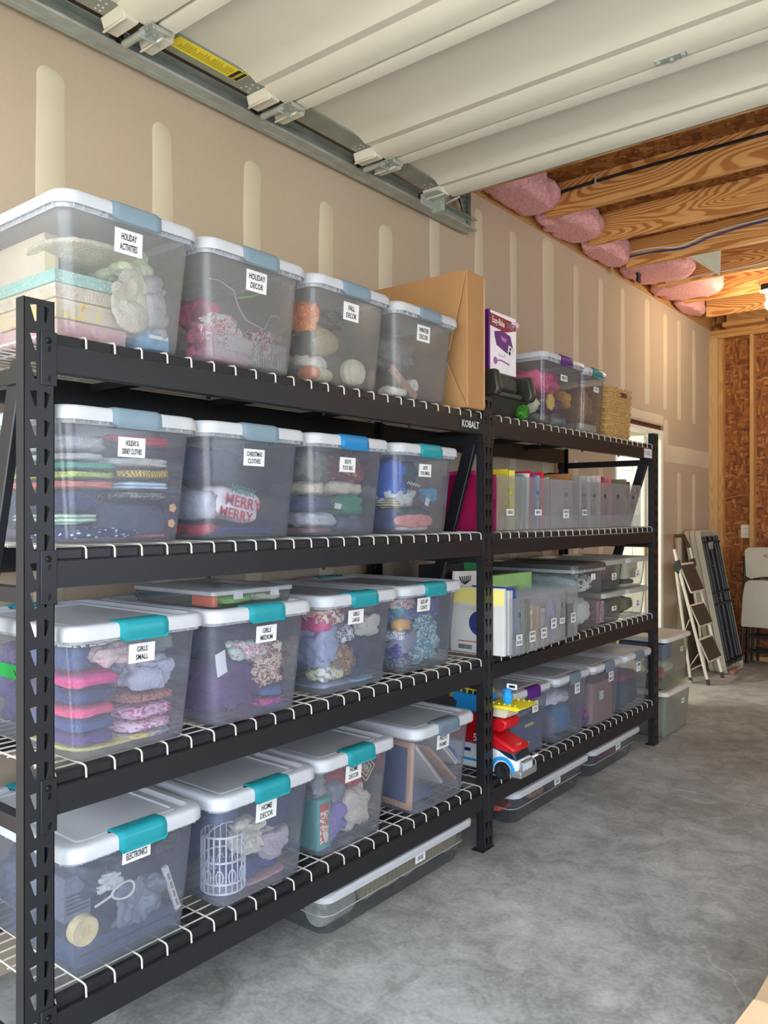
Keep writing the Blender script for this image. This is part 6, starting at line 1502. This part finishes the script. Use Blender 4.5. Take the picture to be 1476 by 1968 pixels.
for z0_, z1_, x0_ in ((.72, .95, .0), (.455, .62, .0), (.18, .35, .0)):
    xa, xb = rail_x(z0_)+.035, rail_x(z1_)-.005
    st = MB().hexa([(xa, ya+.016, z0_), (xa+.012, ya+.016, z0_-.006), (xa+.012, yb-.016, z0_-.006), (xa, yb-.016, z0_)], [(xb, ya+.016, z1_), (xb+.012, ya+.016, z1_+.004), (xb+.012, yb-.016, z1_+.004), (xb, yb-.016, z1_)])
    st = st.build('step', LW, t, bevel=.003)
    T_ = lambda f, u, y_: (xa+(xb-xa)*f+.012+u, y_, z0_-.006+(z1_+.010-z0_)*f)
    k = MB().hexa([T_(.07, -.002, ya+.028), T_(.07, .003, ya+.028), T_(.07, .003, yb-.028), T_(.07, -.002, yb-.028)], [T_(.93, -.002, ya+.028), T_(.93, .003, ya+.028), T_(.93, .003, yb-.028), T_(.93, -.002, yb-.028)])
    k.build('tread_mat', TRD, st)
    MB().tube([(rail_x((z0_+z1_)/2)-.015, ya+.012, (z0_+z1_)/2-.03), (.25-.12*(z0_/.95), ya+.012, z0_-.08)], .004, 6).build('link_bar', LW, t, smooth=60)
# ------------------------------------------------------------------ folded tables leaning on the wall
BKF = mat('black table frame', (22, 24, 30), .4)
def ftable(xb_, xt_, y0, y1, H, label, under=False, th=.045):
    t = empty('folding_table', (xb_, (y0+y1)/2, 0), label, 'table', 'folded tables leaning on the left wall')
    def X(z_): return xb_+(xt_-xb_)*z_/H
    r = .05
    prof = rrect(0, H, y0, y1, r, 0, 6)     # x->height
    a = [Vector((X(p.x), p.y, p.x)) for p in prof]; b = [Vector((X(p.x)+th, p.y, p.x+.0)) for p in prof]
    if not under:
        MB().loft([a, b]).build('table_top', BEIGE, t, bevel=.004)
        MB().tube([(X(.22)+th+.002, y0+.05, .22), (X(.30)+th+.002, y0+.05, .30)], .006, 6).build('handle', BKF, t)
    else:
        MB().loft([a, [p+Vector((.012, 0, 0)) for p in a]]).build('table_top', BEIGE, t)
        inn = [Vector((X(p.x)+th, p.y, p.x)) for p in rrect(.012, H-.012, y0+.012, y1-.012, r*.8, 0, 6)]
        m2 = MB(); m2.loft([[p+Vector((.012, 0, 0)) for p in a], b, inn, [p-Vector((th-.014, 0, 0)) for p in inn]], False, False); m2.build('rim', BEIGE, t, smooth=40)
        f = MB(); h = th
        for yy in (y0+.06, y0+.13, (y0+y1)/2, y1-.13, y1-.06): f.tube([(X(.06)+h-.008, yy, .06), (X(H-.05)+h-.008, yy, H-.05)], .019, 8)
        for z_ in (.10, H*.48, H*.56, H-.10): f.tube([(X(z_)+h+.008, y0+.04, z_), (X(z_)+h+.008, y1-.04, z_)], .011, 8)
        f.build('folded_leg', BKF, t, smooth=50)
        g2 = MB()
        for z_ in (.14, .35, H*.52, H-.3, H-.16): g2.lathe((X(z_)+h+.019, y0+.13, z_), [(.006, 0), (.006, .003)], 8, ax='x')
        g2.build('bolt', GALV, t)
        MB().box(X(H-.13)+h-.02, X(H-.13)+h+.02, y0+.15, y0+.24, H-.16, H-.10).build('frame_plate', GALV, t)
ftable(.24, .018, 7.10, 7.60, 1.21, 'almond folded table nearest the wall in the leaning row')
ftable(.295, .07, 7.085, 7.59, 1.215, 'almond folded table in the middle of the leaning row')
ftable(.352, .122, 7.07, 7.585, 1.21, 'almond folded table showing its black underside frame', True)
MB().hexa([(.40, 7.10, 0), (.44, 7.12, 0), (.42, 7.34, 0), (.38, 7.32, 0)], [(.40, 7.10, .035), (.44, 7.12, .03), (.42, 7.34, .035), (.38, 7.32, .04)]).build('rag', clothm('p:blot:170,120,100:120,100,90:200,170,150:40'), None, bevel=.006, label='scrap of patterned rag at the foot of the folded tables', cat='rag')
# ------------------------------------------------------------------ folded chairs against the back wall
def fchair(x, y, label):
    t = empty('folding_chair', (x, y, 0), label, 'chair', 'folded chairs against the back wall')
    W_ = .46; x0, x1 = x, x+W_
    back = MB(); P = [(x0, 1.03), (x0+.01, .80), (x0+.05, .775), (x0+.14, .80), (x1-.14, .80), (x1-.05, .775), (x1-.01, .80), (x1, 1.03), (x1-.03, 1.055), (x0+.03, 1.055)]
    tri = tessellate_polygon([[Vector((*p, 0)) for p in P], [Vector((x0+W_/2+.075*math.cos(a), .985+.022*math.sin(a), 0)) for a in [2*PI*k/16 for k in range(16)]]])
    pts = P+[(x0+W_/2+.075*math.cos(a), .985+.022*math.sin(a)) for a in [2*PI*k/16 for k in range(16)]]
    n = len(pts)
    back.add([(a, y-.012, b) for a, b in pts]+[(a, y+.012, b) for a, b in pts], [tuple(q) for q in tri]+[tuple(i+n for i in q)[::-1] for q in tri]+[(i, (i+1) % 10, n+(i+1) % 10, n+i) for i in range(10)]+[(10+i, n+10+i, n+10+(i+1) % 16, 10+(i+1) % 16) for i in range(16)])
    back.build('backrest', BEIGE, t)
    S_ = MB().prism([(x0+.005, .74), (x0-.015, .62), (x0-.03, .36), (x0-.02, .345), (x1+.02, .345), (x1+.03, .36), (x1+.015, .62), (x1-.005, .74), (x1-.04, .765), (x0+.04, .765)], y-.03, y-.012, 'y')
    S_.build('seat', BEIGE, t, bevel=.005)
    fr = MB()
    for s_ in (x0-.008, x1+.008): fr.tube([(s_+(.004 if s_ < x else -.004), y+.004, .98), (s_, y+.002, .6), (s_-.02*(1 if s_ < x0 else -1), y-.03, .01)], .011, 8)
    for s_ in (x0+.03, x1-.03): fr.tube([(s_, y+.014, .72), (s_-.02*(1 if s_ < x0+.1 else -1), y+.03, .01)], .011, 8)
    for z_ in (.26, .13): fr.tube([(x0-.0, y-.012, z_), (x1, y-.012, z_)], .009, 8)
    fr.build('frame', NAVY, t, smooth=50)
for k, (x, y) in enumerate(((.385, 7.66), (.405, 7.75), (.43, 7.84))):
    fchair(x, y, ('almond folding chair in front of the folded stack', 'almond folding chair in the middle of the folded stack', 'almond folding chair at the back of the folded stack')[k])
# ------------------------------------------------------------------ carton by the camera
t = empty('cardboard_box', (2.05, 2.35, 0), 'low brown carton cut off at the bottom corner of the floor', 'box')
MB().box(1.80, 2.35, 2.22, 2.75, 0, .10).build('carton', mat('pale cardboard', (208, 176, 136), .85, bmp=.1, bs=60), t, bevel=.003)
MB().hexa([(1.73, 2.0, .0), (2.3, 2.0, .0), (2.3, 2.215, .096), (1.80, 2.215, .096)], [(1.73, 2.0, .004), (2.3, 2.0, .004), (2.3, 2.215, .101), (1.80, 2.215, .101)]).build('flap', MATS['pale cardboard'], t)
MB().box(2.05, 2.11, 2.22, 2.75, .1002, .1008).build('tape', MATS['glossy tape'], t)

# small repeats that nobody would pick apart one by one
for o in bpy.data.objects:
    if o.type == 'MESH' and o.parent and o.name.split('.')[0] in {'rib', 'bolt', 'punched_hole', 'punched_slot', 'fine_print', 'vent_slot', 'barcode', 'stake', 'woven_wall', 'wire_deck', 'lettering', 'grille_bar', 'railing', 'stud_peg', 'polka_dot', 'black_print', 'red_print', 'small_print', 'tread', 'slot', 'carved_band', 'button', 'knob', 'folded_leg', 'number', 'letter', 'script_print', 'socket'}:
        o['kind'] = 'stuff'
